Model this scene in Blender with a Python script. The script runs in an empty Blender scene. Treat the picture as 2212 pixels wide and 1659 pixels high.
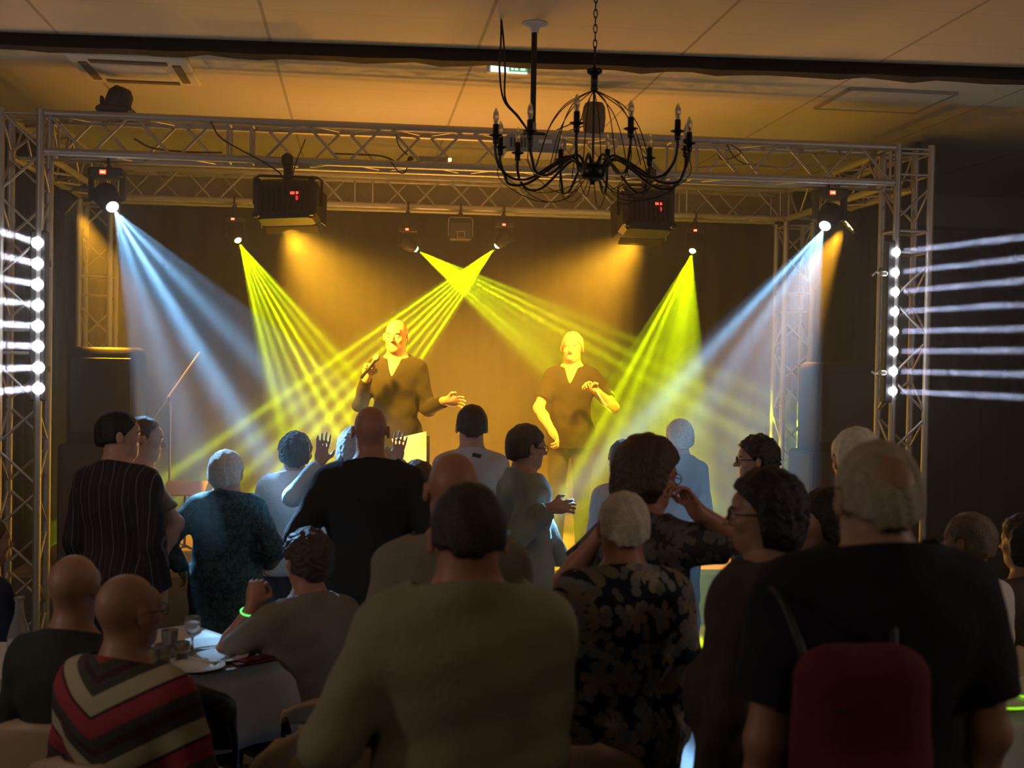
import bpy, math, random
import numpy as np
from mathutils import Vector, Matrix
random.seed(7)
R = math.radians
PI = math.pi
scene = bpy.context.scene
COL = scene.collection

# ------------------------------------------------------------------ camera
IMG_W, IMG_H, FPX = 2212.0, 1659.0, 2650.0
CAM_Z = 1.95
YAW, PITCH, ROLL = R(7.139), R(-1.161), R(1.0)
_f = Vector((math.sin(YAW) * math.cos(PITCH), math.cos(YAW) * math.cos(PITCH), math.sin(PITCH)))
_r = Vector((math.cos(YAW), -math.sin(YAW), 0))
_u = _r.cross(_f)
_cx = _r * math.cos(ROLL) + _u * math.sin(ROLL)
_cy = -_r * math.sin(ROLL) + _u * math.cos(ROLL)
cam_data = bpy.data.cameras.new('camera')
cam = bpy.data.objects.new('camera', cam_data)
COL.objects.link(cam)
scene.camera = cam
cam_data.sensor_fit = 'HORIZONTAL'
cam_data.sensor_width = 36.0
cam_data.lens = 36.0 * FPX / IMG_W
cam.matrix_world = Matrix(((_cx.x, _cy.x, -_f.x, 0), (_cx.y, _cy.y, -_f.y, 0), (_cx.z, _cy.z, -_f.z, CAM_Z), (0, 0, 0, 1)))
cam_data.clip_start = 0.05
cam_data.clip_end = 60
cam_data.dof.use_dof = True
cam_data.dof.focus_distance = 8.5
cam_data.dof.aperture_fstop = 3.2


def at(px, py, Y):
    """the world point on the plane y=Y seen at a photo pixel"""
    d = _f * FPX + _cx * (px - IMG_W / 2) - _cy * (py - IMG_H / 2)
    return Vector((0, 0, CAM_Z)) + d * (Y / d.y)


def scl(Y):
    return FPX / Y


# ------------------------------------------------------------------ view, world
scene.view_settings.view_transform = 'Standard'
scene.view_settings.look = 'None'
scene.view_settings.gamma = 1.0
scene.view_settings.use_curve_mapping = False
scene.view_settings.exposure = 0.0
scene.render.film_transparent = False
cy = scene.cycles
cy.use_denoising = True
cy.denoiser = 'OPENIMAGEDENOISE'
cy.max_bounces = 5
cy.diffuse_bounces = 3
cy.glossy_bounces = 2
cy.transmission_bounces = 5
cy.transparent_max_bounces = 12
cy.volume_bounces = 0
cy.sample_clamp_indirect = 3.0
cy.use_light_tree = True
world = bpy.data.worlds.new('world')
scene.world = world
world.use_nodes = True
world.node_tree.nodes['Background'].inputs[0].default_value = (0.55, 0.45, 0.4, 1)
world.node_tree.nodes['Background'].inputs[1].default_value = 0.0

# ------------------------------------------------------------------ key places
X_L, X_R = -2.12, 3.76          # tower axes
Y_F, Y_B = 8.15, 10.35          # front and rear truss planes
Z_T = 3.32                      # truss axis height
STAGE_Z, STAGE_Y = 0.41, 8.85
CEIL_Z = 3.75
FLOOR_Z = 0.0


# ------------------------------------------------------------------ lights
def gobo(ld, kind, n=8, lo=0.05, seed=0.0):
    """a patterned glass wheel in front of the lamp: a fan of bars"""
    ld.use_nodes = True
    nt = ld.node_tree
    nt.nodes.clear()
    N = nt.nodes.new
    L = nt.links.new
    out = N('ShaderNodeOutputLight')
    em = N('ShaderNodeEmission')
    tc = N('ShaderNodeTexCoord')
    sp = N('ShaderNodeSeparateXYZ')
    L(tc.outputs['Normal'], sp.inputs[0])

    def m(op, a, b=None, c=None):
        nd = N('ShaderNodeMath')
        nd.operation = op
        for i, v in enumerate((a, b, c)):
            if v is None:
                continue
            if isinstance(v, (int, float)):
                nd.inputs[i].default_value = v
            else:
                L(v, nd.inputs[i])
        return nd.outputs[0]
    x = m('DIVIDE', sp.outputs[0], sp.outputs[2])
    y = m('DIVIDE', sp.outputs[1], sp.outputs[2])
    u = m('DIVIDE', y, math.tan(ld.spot_size / 2))
    a = m('MULTIPLY', m('ADD', m('COSINE', m('ADD', m('MULTIPLY', u, PI * n), seed)), 1.0), 0.5)
    a = m('POWER', a, 2.2)
    b = m('ADD', m('MULTIPLY', m('COSINE', m('ADD', m('MULTIPLY', u, 2.3 * PI), seed * 2.0)), 0.35), 0.75)
    v = m('DIVIDE', x, math.tan(ld.spot_size / 2) * (0.5 if kind == 'fan' else 0.6))
    w = m('POWER', 2.718, m('MULTIPLY', m('MULTIPLY', v, v), -1.0))
    s = m('MULTIPLY', m('ADD', m('MULTIPLY', m('MULTIPLY', a, b), 2.2), lo), w)
    L(s, em.inputs['Strength'])
    em.inputs['Color'].default_value = (1, 1, 1, 1)
    L(em.outputs[0], out.inputs[0])


def spot(name, p, target, color, energy, half, blend=0.15, radius=0.02, g=None, soft=None):
    ld = bpy.data.lights.new(name, 'SPOT')
    ld.energy = energy
    ld.color = color
    ld.spot_size = half * 2
    ld.spot_blend = blend
    ld.shadow_soft_size = radius
    o = bpy.data.objects.new(name, ld)
    COL.objects.link(o)
    o.location = p
    d = (Vector(target) - Vector(p)).normalized()
    o.rotation_euler = d.to_track_quat('-Z', 'Y').to_euler()
    if g:      # the prism fans the bars out across the hall's width
        yv = d.cross(Vector((0, 1, -0.05))).normalized()
        xv = yv.cross(-d).normalized()
        o.rotation_euler = Matrix((xv, yv, -d)).transposed().to_euler()
        gobo(ld, *g)
    return o


def area(name, p, target, color, energy, sx, sy=None, spread=PI):
    ld = bpy.data.lights.new(name, 'AREA')
    ld.energy = energy
    ld.color = color
    ld.shape = 'RECTANGLE'
    ld.size = sx
    ld.size_y = sy or sx
    ld.spread = spread
    o = bpy.data.objects.new(name, ld)
    COL.objects.link(o)
    o.location = p
    o.rotation_euler = (Vector(target) - Vector(p)).normalized().to_track_quat('-Z', 'Y').to_euler()
    return o


YEL = (0.78, 1.0, 0.0)
BLU = (0.27, 0.60, 1.0)
ORA = (1.0, 0.44, 0.02)
# moving heads: name, lens pixel, Y, target pixel, target Y, colour, energy, half angle, gobo
HEADS = [
    ('blue', (243, 447), 8.15, (505, 900), 6.65, BLU, 2700, R(14.5), ('wide', 4, 0.30, 0.4)),
    ('blue', (1782, 488), 8.15, (1590, 900), 7.0, BLU, 2700, R(15.5), ('wide', 5, 0.30, 1.1)),
    ('yellow', (514, 519), 10.2, (672, 830), 9.3, YEL, 5200, R(14), ('fan', 8, 0.32, 0.3)),
    ('yellow', (898, 538), 10.2, (1290, 800), 10.6, YEL, 9000, R(14), ('fan', 8, 0.32, 1.3)),
    ('yellow', (1074, 531), 10.2, (810, 800), 10.6, YEL, 12000, R(14), ('fan', 8, 0.32, 0.0)),
    ('yellow', (1496, 542), 10.2, (1424, 850), 9.3, YEL, 5600, R(15), ('fan', 8, 0.32, 0.8)),
]
for k, (nm, lp, Y, tp, TY, c, e, half, g) in enumerate(HEADS):
    P = at(lp[0], lp[1], Y)
    T = at(tp[0], tp[1], TY)
    spot(nm + '_moving_head_beam', P + (T - P).normalized() * 0.04, T, c, e, half, 0.25, 0.004, g)
# warm stage washes from the two black barn-door floods
spot('stage_wash', at(622, 496, 8.25), (0.9, 10.4, 0.8), ORA, 2300, R(38), 1.0, 0.08)
spot('stage_wash', at(1380, 512, 8.25), (0.5, 10.4, 0.8), ORA, 2300, R(38), 1.0, 0.08)
spot('sheet_spot', at(1380, 512, 8.25) + Vector((-.1, 0, 0)), at(892, 975, 8.78), (1.0, 0.85, 0.45), 260, R(5), 0.6, 0.03)  # extra narrow spot on the paper sheets, with no fixture of its own
# par cans at the rig corners
spot('par_beam', at(170, 455, 9.4), (-1.1, 9.6, 0.4), ORA, 800, R(23), 0.5, 0.03)
spot('par_beam', at(1820, 497, 9.4), (2.3, 9.6, 0.4), ORA, 1500, R(22), 0.5, 0.03)
# unseen orange light added low on the stage to colour the ceiling
spot('ceiling_orange_fill', (0.7, 9.9, 0.55), (0.45, 8.3, 3.75), (1.0, 0.36, 0.12), 280, R(49), 1.0, 0.5)
for q in (-.1, 1.7):
    spot('stage_haze_fill', (q, 11.2, 0.55), (0.8, 8.6, 1.5), (1.0, 0.42, 0.03), 290, R(52), 1.0, 0.1)  # added low light that makes the haze glow orange, no fixture built
# unseen warm fill added behind the camera to lift the dark audience
area('audience_fill', (-2.0, -1.0, 3.6), (-1.6, 3.0, 0.5), (1.0, 0.78, 0.50), 7, 1.2, 0.3)
area('audience_fill', (3.0, -1.0, 3.6), (2.6, 3.0, 0.5), (1.0, 0.78, 0.50), 7, 1.2, 0.3)
for q in (-1, 1):
    area('front_ceiling_fill', (0.7 + q * 5.2, 2.5, 2.5), (0.7 + q * 2.0, 5.0, CEIL_Z), (1.0, 0.78, 0.68), 25, 0.5, 0.2)  # added out of view to brighten the front of the ceiling
# light bars on the towers: eight pencil beams each
BAR_L = [(79, 524), (79, 569), (79, 614), (80, 659), (80, 704), (80, 748), (81, 794), (81, 839)]
BAR_R = [(1940, 544), (1938, 588), (1938, 630), (1937, 673), (1936, 716), (1935, 759), (1934, 802), (1933, 845)]
BAR_RY = [512, 558, 606, 657, 710, 757, 809, 858]     # where each beam leaves the frame
BAR_LY = [500, 552, 602, 650, 699, 745, 796, 845]


def bar_light(p, t, color):
    ld = bpy.data.lights.new('bar_beam', 'AREA')
    ld.shape = 'DISK'
    ld.size = 0.042
    ld.spread = R(3.0)
    ld.energy = 5
    ld.color = color
    o = bpy.data.objects.new('bar_beam', ld)
    COL.objects.link(o)
    o.location = p
    o.rotation_euler = (Vector(t) - Vector(p)).normalized().to_track_quat('-Z', 'Y').to_euler()
    return o


for k in range(8):
    P = at(BAR_R[k][0], BAR_R[k][1], 8.0)
    T = at(2212, BAR_RY[k], 7.6)
    bar_light(P + (T - P).normalized() * 0.04, T, (0.62, 0.66, 1.0))
    P = at(BAR_L[k][0], BAR_L[k][1], 8.0)
    T = at(0, BAR_LY[k], 7.6)
    bar_light(P + (T - P).normalized() * 0.04, T, (0.72, 0.74, 1.0))


# ------------------------------------------------------------------ materials
def mat(name, col=(0.5, 0.5, 0.5), rough=0.6, metal=0.0, emit=None, es=0.0, alpha=None, trans=0.0, bump=0.0, bscale=40.0, var=0.0, vscale=6.0, sheen=0.0):
    m = bpy.data.materials.new(name)
    m.use_nodes = True
    nt = m.node_tree
    b = nt.nodes['Principled BSDF']
    b.inputs['Base Color'].default_value = (*col, 1)
    b.inputs['Roughness'].default_value = rough
    b.inputs['Metallic'].default_value = metal
    if trans:
        b.inputs['Transmission Weight'].default_value = trans
    if sheen:
        b.inputs['Sheen Weight'].default_value = sheen
    if emit:
        b.inputs['Emission Color'].default_value = (*emit, 1)
        b.inputs['Emission Strength'].default_value = es
    if var or bump:
        tc = nt.nodes.new('ShaderNodeTexCoord')
        nz = nt.nodes.new('ShaderNodeTexNoise')
        nz.inputs['Scale'].default_value = vscale
        nz.inputs['Detail'].default_value = 4
        nt.links.new(tc.outputs['Object'], nz.inputs['Vector'])
        if var:
            mx = nt.nodes.new('ShaderNodeMix')
            mx.data_type = 'RGBA'
            mx.inputs[6].default_value = (*[c * (1 - var) for c in col], 1)
            mx.inputs[7].default_value = (*[min(1, c * (1 + var)) for c in col], 1)
            nt.links.new(nz.outputs[0], mx.inputs[0])
            nt.links.new(mx.outputs[2], b.inputs['Base Color'])
        if bump:
            n2 = nt.nodes.new('ShaderNodeTexNoise')
            n2.inputs['Scale'].default_value = bscale
            nt.links.new(tc.outputs['Object'], n2.inputs['Vector'])
            bp = nt.nodes.new('ShaderNodeBump')
            bp.inputs['Strength'].default_value = bump
            bp.inputs['Distance'].default_value = 0.01
            nt.links.new(n2.outputs[0], bp.inputs['Height'])
            nt.links.new(bp.outputs[0], b.inputs['Normal'])
    return m


class NT:
    """small helper for writing node graphs"""
    def __init__(s, m):
        s.nt = m.node_tree
        s.b = s.nt.nodes['Principled BSDF']

    def n(s, t, **kw):
        nd = s.nt.nodes.new(t)
        for k, v in kw.items():
            setattr(nd, k, v)
        return nd

    def l(s, a, b):
        s.nt.links.new(a, b)

    def m(s, op, a, b=None, c=None):
        nd = s.n('ShaderNodeMath', operation=op)
        for i, v in enumerate((a, b, c)):
            if v is None:
                continue
            if isinstance(v, (int, float)):
                nd.inputs[i].default_value = v
            else:
                s.l(v, nd.inputs[i])
        return nd.outputs[0]

    def mix(s, f, a, b):
        nd = s.n('ShaderNodeMix', data_type='RGBA')
        if isinstance(f, (int, float)):
            nd.inputs[0].default_value = f
        else:
            s.l(f, nd.inputs[0])
        for i, v in ((6, a), (7, b)):
            if isinstance(v, tuple):
                nd.inputs[i].default_value = (*v, 1)
            else:
                s.l(v, nd.inputs[i])
        return nd.outputs[2]


M = {}
M['alu'] = mat('truss_aluminium', (0.46, 0.44, 0.41), 0.48, 0.7, var=0.12, vscale=9)
M['black'] = mat('black_plastic', (0.012, 0.012, 0.013), 0.5)
M['blackmetal'] = mat('black_metal', (0.015, 0.014, 0.014), 0.4, 0.3)
M['chandelier'] = mat('black_lacquered_steel', (0.010, 0.009, 0.009), 0.35, 0.2)
M['darkgrey'] = mat('dark_grey_metal', (0.05, 0.05, 0.05), 0.5, 0.2)
M['cable'] = mat('black_cable', (0.012, 0.011, 0.011), 0.6)
M['chain'] = mat('chain_steel', (0.05, 0.045, 0.04), 0.4, 0.7)
M['beam'] = mat('dark_wood_beam', (0.010, 0.007, 0.005), 0.9, bump=0.5, bscale=14, var=0.3, vscale=3)
M['curtain'] = mat('black_stage_curtain', (0.020, 0.019, 0.018), 0.95, sheen=0.2)
M['beam_stop_curtain'] = mat('black_beam_stop_curtain', (0.006, 0.006, 0.006), 0.98)
M['wall'] = mat('dark_painted_wall', (0.05, 0.042, 0.036), 0.9, var=0.1)
M['backwall'] = mat('beige_painted_wall', (0.40, 0.32, 0.24), 0.9, var=0.08)
M['white_lens'] = mat('lit_white_lens', (1, 1, 1), 0.3, emit=(0.85, 0.95, 1.0), es=30)
M['yellow_lens'] = mat('lit_yellow_lens', (1, 1, 1), 0.3, emit=(0.85, 1.0, 0.25), es=26)
M['bar_lens'] = mat('lit_cold_led', (1, 1, 1), 0.3, emit=(0.9, 0.92, 1.0), es=26)
M['amber_lens'] = mat('lit_amber_lens', (1, 1, 1), 0.3, emit=(1.0, 0.62, 0.15), es=20)
M['red_led'] = mat('red_display', (0.1, 0, 0), 0.4, emit=(1.0, 0.05, 0.03), es=3.2)
M['red_digit'] = mat('red_display_digit', (0.1, 0, 0), 0.4, emit=(1.0, 0.35, 0.12), es=6)
M['red_dim'] = mat('dim_red_indicator', (0.1, 0, 0), 0.4, emit=(1.0, 0.02, 0.05), es=0.9)
M['slot'] = mat('brown_air_slot', (0.16, 0.11, 0.08), 0.7)
M['glass'] = mat('clear_glass', (1, 1, 1), 0.04, trans=0.85)
M['bulb'] = mat('clear_bulb_glass', (0.95, 0.9, 0.85), 0.08, trans=0.85)
M['white'] = mat('white_plastic', (0.75, 0.72, 0.68), 0.5)
M['grey'] = mat('grey_plastic', (0.32, 0.31, 0.29), 0.5)
M['stagefloor'] = mat('stage_floor_boards', (0.24, 0.16, 0.10), 0.6, var=0.15)
M['stageskirt'] = mat('stage_front_panel', (0.055, 0.06, 0.07), 0.8, var=0.15)
M['floor'] = mat('dark_hall_floor', (0.07, 0.065, 0.07), 0.45, var=0.25, vscale=3)
M['speaker'] = mat('black_speaker_cabinet', (0.014, 0.015, 0.015), 0.55, bump=0.15, bscale=120)
M['speaker_brown'] = mat('brown_speaker_shell', (0.10, 0.065, 0.035), 0.6)

# ceiling panels with shallow joints
m = mat('ceiling_panels', (0.62, 0.57, 0.50), 0.9)
t = NT(m)
geo = t.n('ShaderNodeNewGeometry')
sx = t.n('ShaderNodeSeparateXYZ')
t.l(geo.outputs['Position'], sx.inputs[0])


def _joint(v, off, period, w):
    q = t.m('FRACT', t.m('DIVIDE', t.m('ADD', v, off), period))
    d = t.m('MINIMUM', q, t.m('SUBTRACT', 1.0, q))
    return t.m('LESS_THAN', t.m('MULTIPLY', d, period), w)


jx = _joint(sx.outputs[0], 0.53 + 12.0 * 1.19, 1.19, 0.010)
jy = _joint(sx.outputs[1], 30.05, 0.60, 0.0035)
jj = t.m('MAXIMUM', jx, t.m('MULTIPLY', jy, 0.45))
nz = t.n('ShaderNodeTexNoise')
nz.inputs['Scale'].default_value = 0.9
t.l(geo.outputs['Position'], nz.inputs['Vector'])
base = t.mix(nz.outputs[0], (0.56, 0.52, 0.46), (0.66, 0.61, 0.54))
t.l(t.mix(t.m('MULTIPLY', jj, 0.6), base, (0.20, 0.17, 0.14)), t.b.inputs['Base Color'])
M['ceiling'] = m


# ------------------------------------------------------------------ mesh helpers
class MB:
    def __init__(s):
        s.v, s.f, s.smooth = [], [], []

    def add(s, vs, fs, smooth=False):
        o = len(s.v)
        s.v += [tuple(v) for v in vs]
        s.f += [tuple(i + o for i in f) for f in fs]
        s.smooth += [smooth] * len(fs)
        return s

    def box(s, c, d, rot=None, bevel=0.0):
        x, y, z = d[0] / 2, d[1] / 2, d[2] / 2
        c = Vector(c)
        if bevel <= 0:
            pts = [(-x, -y, -z), (x, -y, -z), (x, y, -z), (-x, y, -z), (-x, -y, z), (x, -y, z), (x, y, z), (-x, y, z)]
            fs = [(0, 3, 2, 1), (4, 5, 6, 7), (0, 1, 5, 4), (1, 2, 6, 5), (2, 3, 7, 6), (3, 0, 4, 7)]
        else:
            b = min(bevel, x * .9, y * .9, z * .9)
            pts, fs = [], []
            ring = [(x - b, -y), (x, -y + b), (x, y - b), (x - b, y), (-x + b, y), (-x, y - b), (-x, -y + b), (-x + b, -y)]
            ins = [(px * (x - b) / x, py * (y - b) / y) for px, py in ring]
            for zz, rr in ((-z, ins), (-z + b, ring), (z - b, ring), (z, ins)):
                pts += [(px, py, zz) for px, py in rr]
            fs.append(tuple(range(7, -1, -1)))
            for k in range(3):
                for i in range(8):
                    fs.append((k * 8 + i, k * 8 + (i + 1) % 8, k * 8 + 8 + (i + 1) % 8, k * 8 + 8 + i))
            fs.append(tuple(range(24, 32)))
        rm = rot if rot is not None else Matrix.Identity(3)
        return s.add([c + rm @ Vector(p) for p in pts], fs)

    def tube(s, pts, r, n=8, closed=False, caps=True):
        pts = [Vector(p) for p in pts]
        m = len(pts)
        rs = r if isinstance(r, (list, tuple)) else [r] * m
        vs, fs = [], []
        prev = None
        for i, p in enumerate(pts):
            if closed:
                t = pts[(i + 1) % m] - pts[i - 1]
            else:
                t = pts[min(i + 1, m - 1)] - pts[max(i - 1, 0)]
            t = t.normalized() if t.length > 1e-9 else Vector((0, 0, 1))
            if prev is None:
                a = t.orthogonal().normalized()
            else:
                a = prev - t * prev.dot(t)
                a = a.normalized() if a.length > 1e-6 else t.orthogonal().normalized()
            prev = a
            b = t.cross(a)
            for k in range(n):
                an = 2 * PI * k / n
                vs.append(p + (a * math.cos(an) + b * math.sin(an)) * rs[i])
        for i in range(m if closed else m - 1):
            j = (i + 1) % m
            for k in range(n):
                fs.append((i * n + k, i * n + (k + 1) % n, j * n + (k + 1) % n, j * n + k))
        s.add(vs, fs, True)
        if caps and not closed:
            s.add(vs[:n], [tuple(range(n - 1, -1, -1))])
            s.add(vs[-n:], [tuple(range(n))])
        return s

    def lathe(s, prof, c=(0, 0, 0), axis=None, n=24, smooth=True):
        c = Vector(c)
        q = Vector(axis).normalized().to_track_quat('Z', 'Y').to_matrix() if axis is not None else Matrix.Identity(3)
        vs, fs = [], []
        for (r, z) in prof:
            for k in range(n):
                a = 2 * PI * k / n
                vs.append(c + q @ Vector((r * math.cos(a), r * math.sin(a), z)))
        for i in range(len(prof) - 1):
            for k in range(n):
                fs.append((i * n + k, i * n + (k + 1) % n, (i + 1) * n + (k + 1) % n, (i + 1) * n + k))
        return s.add(vs, fs, smooth)

    def ell(s, c, rad, rot=None, n=16, m=10):
        vs, fs = [], []
        c = Vector(c)
        rm = rot if rot is not None else Matrix.Identity(3)
        for i in range(m + 1):
            ph = PI * i / m
            for k in range(n):
                a = 2 * PI * k / n
                vs.append(c + rm @ Vector((rad[0] * math.sin(ph) * math.cos(a), rad[1] * math.sin(ph) * math.sin(a), rad[2] * math.cos(ph))))
        for i in range(m):
            for k in range(n):
                fs.append((i * n + k, (i + 1) * n + k, (i + 1) * n + (k + 1) % n, i * n + (k + 1) % n))
        return s.add(vs, fs, True)

    def quad(s, a, b, c, d):
        return s.add([a, b, c, d], [(0, 1, 2, 3)])

    def build(s, name, material, parent=None, bevel=0.0, solid=0.0, sub=0):
        me = bpy.data.meshes.new(name)
        me.from_pydata(s.v, [], s.f)
        me.polygons.foreach_set('use_smooth', s.smooth)
        me.materials.append(material)
        me.update()
        o = bpy.data.objects.new(name, me)
        COL.objects.link(o)
        if parent is not None:
            o.parent = parent
            o.matrix_parent_inverse = Matrix.Translation(-parent.location) if parent.type == 'EMPTY' else Matrix.Identity(4)
            if parent.type != 'EMPTY':
                o.matrix_parent_inverse = Matrix.Identity(4)
        if solid:
            md = o.modifiers.new('s', 'SOLIDIFY')
            md.thickness = solid
            md.offset = 0
        if bevel:
            md = o.modifiers.new('b', 'BEVEL')
            md.width = bevel
            md.segments = 2
        if sub:
            md = o.modifiers.new('u', 'SUBSURF')
            md.levels = md.render_levels = sub
        return o


def empty(name, loc):
    o = bpy.data.objects.new(name, None)
    COL.objects.link(o)
    o.location = loc
    o.empty_display_size = 0.1
    return o


def tag(o, label=None, cat=None, group=None, kind=None):
    if label:
        o['label'] = label
    if cat:
        o['category'] = cat
    if group:
        o['group'] = group
    if kind:
        o['kind'] = kind
    return o


def thing(name, loc, label, cat, group=None):
    return tag(empty(name, loc), label, cat, group)


def arc(p0, p1, sag, n=14):
    p0, p1 = Vector(p0), Vector(p1)
    return [p0.lerp(p1, i / n) - Vector((0, 0, sag * 4 * (i / n) * (1 - i / n))) for i in range(n + 1)]


def smooth_path(pts, n=8):
    """Catmull-Rom through the points"""
    P = [Vector(p) for p in pts]
    P = [P[0] * 2 - P[1]] + P + [P[-1] * 2 - P[-2]]
    out = []
    for i in range(1, len(P) - 2):
        for k in range(n):
            t = k / n
            a, b, c, d = P[i - 1], P[i], P[i + 1], P[i + 2]
            out.append(0.5 * ((2 * b) + (c - a) * t + (2 * a - 5 * b + 4 * c - d) * t * t + (3 * b - a - 3 * c + d) * t ** 3))
    out.append(P[-2])
    return out


# ------------------------------------------------------------------ the hall
RX0, RX1, RY0, RY1 = -6.0, 7.5, -3.0, 12.3


def struct(name, mb, m, **k):
    return tag(mb.build(name, m, **k), kind='structure')


struct('floor', MB().box(((RX0 + RX1) / 2, (RY0 + RY1) / 2, -0.05), (RX1 - RX0, RY1 - RY0, 0.1)), M['floor'])
struct('ceiling', MB().box(((RX0 + RX1) / 2, (RY0 + RY1) / 2, CEIL_Z + 0.05), (RX1 - RX0, RY1 - RY0, 0.1)), M['ceiling'])
for nm, c, d, mm in (('wall_left', (RX0 - .05, (RY0 + RY1) / 2, CEIL_Z / 2), (.1, RY1 - RY0, CEIL_Z), 'wall'),
                     ('wall_right', (RX1 + .05, (RY0 + RY1) / 2, CEIL_Z / 2), (.1, RY1 - RY0, CEIL_Z), 'wall'),
                     ('wall_front', ((RX0 + RX1) / 2, RY0 - .05, CEIL_Z / 2), (RX1 - RX0, .1, CEIL_Z), 'wall'),
                     ('wall_back', ((RX0 + RX1) / 2, RY1 + .05, CEIL_Z / 2), (RX1 - RX0, .1, CEIL_Z), 'backwall')):
    struct(nm, MB().box(c, d), M[mm])
# dark timber beam across the ceiling, its lower edge uneven
vs, fs = [], []
nb = 90
for i in range(nb + 1):
    x = RX0 + (RX1 - RX0) * i / nb
    j = 0.010 * math.sin(i * 1.7) + 0.007 * math.sin(i * 3.9 + 1)
    for (y, z) in ((0, CEIL_Z), (0, CEIL_Z - 0.072 + j * .3), (.12, CEIL_Z - 0.074 + j * .8), (.14, CEIL_Z)):
        vs.append((x, 7.13 - .056 * (x - .86) + y, z))
for i in range(nb):
    for k in range(3):
        a = i * 4 + k
        fs.append((a, a + 4, a + 5, a + 1))
fs += [(0, 1, 2, 3), tuple(nb * 4 + q for q in (3, 2, 1, 0))]
struct('trim_1', MB().add(vs, fs), M['beam'])

# stage
sg = thing('stage', ((X_L + X_R) / 2, 10.4, 0), 'low stage platform with brown deck and dark front panel under the truss', 'stage')
MB().box(((X_L + X_R) / 2, (STAGE_Y + 12.0) / 2, STAGE_Z - .02), (6.4, 12.0 - STAGE_Y, .04)).build('stage_deck', M['stagefloor'], sg)
MB().box(((X_L + X_R) / 2, STAGE_Y + .03, (STAGE_Z - .04) / 2), (6.36, .04, STAGE_Z - .04)).build('stage_skirt', M['stageskirt'], sg)


# black backdrop with soft folds
def drape(name, x0, x1, y, z0, z1, label, fold=0.05, per=0.28, along='x'):
    n = int(abs(x1 - x0) / 0.035)
    vs, fs = [], []
    rows = 6
    for j in range(rows + 1):
        z = z0 + (z1 - z0) * j / rows
        for i in range(n + 1):
            u = x0 + (x1 - x0) * i / n
            o = fold * math.sin(u * 2 * PI / per + 0.6 * math.sin(u * 1.3)) * (1.0 - 0.25 * j / rows)
            vs.append((u, y + o, z) if along == 'x' else (y + o, u, z))
    for j in range(rows):
        for i in range(n):
            a = j * (n + 1) + i
            fs.append((a, a + 1, a + n + 2, a + n + 1))
    mb = MB()
    mb.add(vs, fs, True)
    return tag(mb.build(name, M['curtain' if along == 'x' else 'beam_stop_curtain'], solid=0.006), label, 'curtain')


drape('stage_curtain', -5.6, 7.2, 12.08, 0.0, 3.36, 'wide black pleated curtain hanging behind the stage')
drape('beam_stop_curtain', 9.15, 11.95, 4.35, 0.0, 3.7, 'black curtain added to stop the beam beside the stage behind the right towers', along='y')  # both side curtains are added close in so the yellow beams end there
drape('beam_stop_curtain', 9.15, 11.95, -2.75, 0.0, 3.7, 'black curtain added to stop the beam beside the stage behind the left towers', along='y')
MB().tube([(-5.6, 12.08, 3.38), (7.2, 12.08, 3.38)], 0.02).build('curtain_rail', M['blackmetal'])
tag(bpy.data.objects['curtain_rail'], 'black rail holding the wide curtain behind the stage', 'rail')


# ------------------------------------------------------------------ truss
def truss(name, p0, p1, label, size=0.24, rc=0.025, rl=0.010, up=(0, 0, 1), step=0.27, splice=()):
    p0, p1 = Vector(p0), Vector(p1)
    d = (p1 - p0)
    Ln = d.length
    d.normalize()
    upv = Vector(up)
    s = d.cross(upv).normalized()
    upv = s.cross(d).normalized()
    h = size / 2
    root = thing(name, p0, label, 'truss', 'aluminium stage truss')
    cor = [(-h, -h), (h, -h), (h, h), (-h, h)]
    for a, b in cor:
        o = s * a + upv * b
        MB().tube([p0 + o, p1 + o], rc, 12).build('chord', M['alu'], root)
    n = max(1, round(Ln / step))

    def brace(a_, b_):
        MB().tube([p0 + a_, p0 + b_], rl, 6).build('brace', M['alu'], root)
    for k in range(4):
        a = s * cor[k][0] + upv * cor[k][1]
        b = s * cor[(k + 1) % 4][0] + upv * cor[(k + 1) % 4][1]
        ph = k % 2
        for i in range(n):
            t0, t1 = Ln * i / n, Ln * (i + 1) / n
            q0, q1 = (a, b) if (i + ph) % 2 == 0 else (b, a)
            if any(abs((t0 + t1) / 2 - q) < step * 0.5 for q in splice):
                for t in (t0 + 0.06, t1 - 0.06):
                    brace(a + d * t, b + d * t)
                continue
            brace(q0 + d * (t0 + .02), q1 + d * (t1 - .02))
        for t in (0.03, Ln - 0.03):
            brace(a + d * t, b + d * t)
    return root


H2 = 0.145
truss('truss_span', (X_L + H2, Y_F, Z_T), (X_R - H2, Y_F, Z_T), 'long aluminium truss span across the front of the stage', splice=(1.2, 4.2))
truss('truss_span', (X_L + H2, Y_B, Z_T), (X_R - H2, Y_B, Z_T), 'long aluminium truss span across the rear of the stage', splice=(1.9, 4.6))
truss('truss_span', (X_L, Y_F + H2, Z_T), (X_L, Y_B - H2, Z_T), 'short aluminium truss joining front and rear on the left')
truss('truss_span', (X_R, Y_F + H2, Z_T), (X_R, Y_B - H2, Z_T), 'short aluminium truss joining front and rear on the right')
truss('truss_tower', (X_L, Y_F, 0.02), (X_L, Y_F, Z_T + H2), 'front left truss tower carrying a light bar beside the tables', up=(0, 1, 0), splice=(2.1,))
truss('truss_tower', (X_R, Y_F, 0.02), (X_R, Y_F, Z_T + H2), 'front right truss tower carrying the light bar with beams to the right', up=(0, 1, 0), splice=(2.7, 3.3))
truss('truss_tower', (X_L, Y_B, STAGE_Z), (X_L, Y_B, Z_T - H2), 'rear left truss tower rising behind the black loudspeaker', up=(0, 1, 0), splice=(2.2,))
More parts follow.
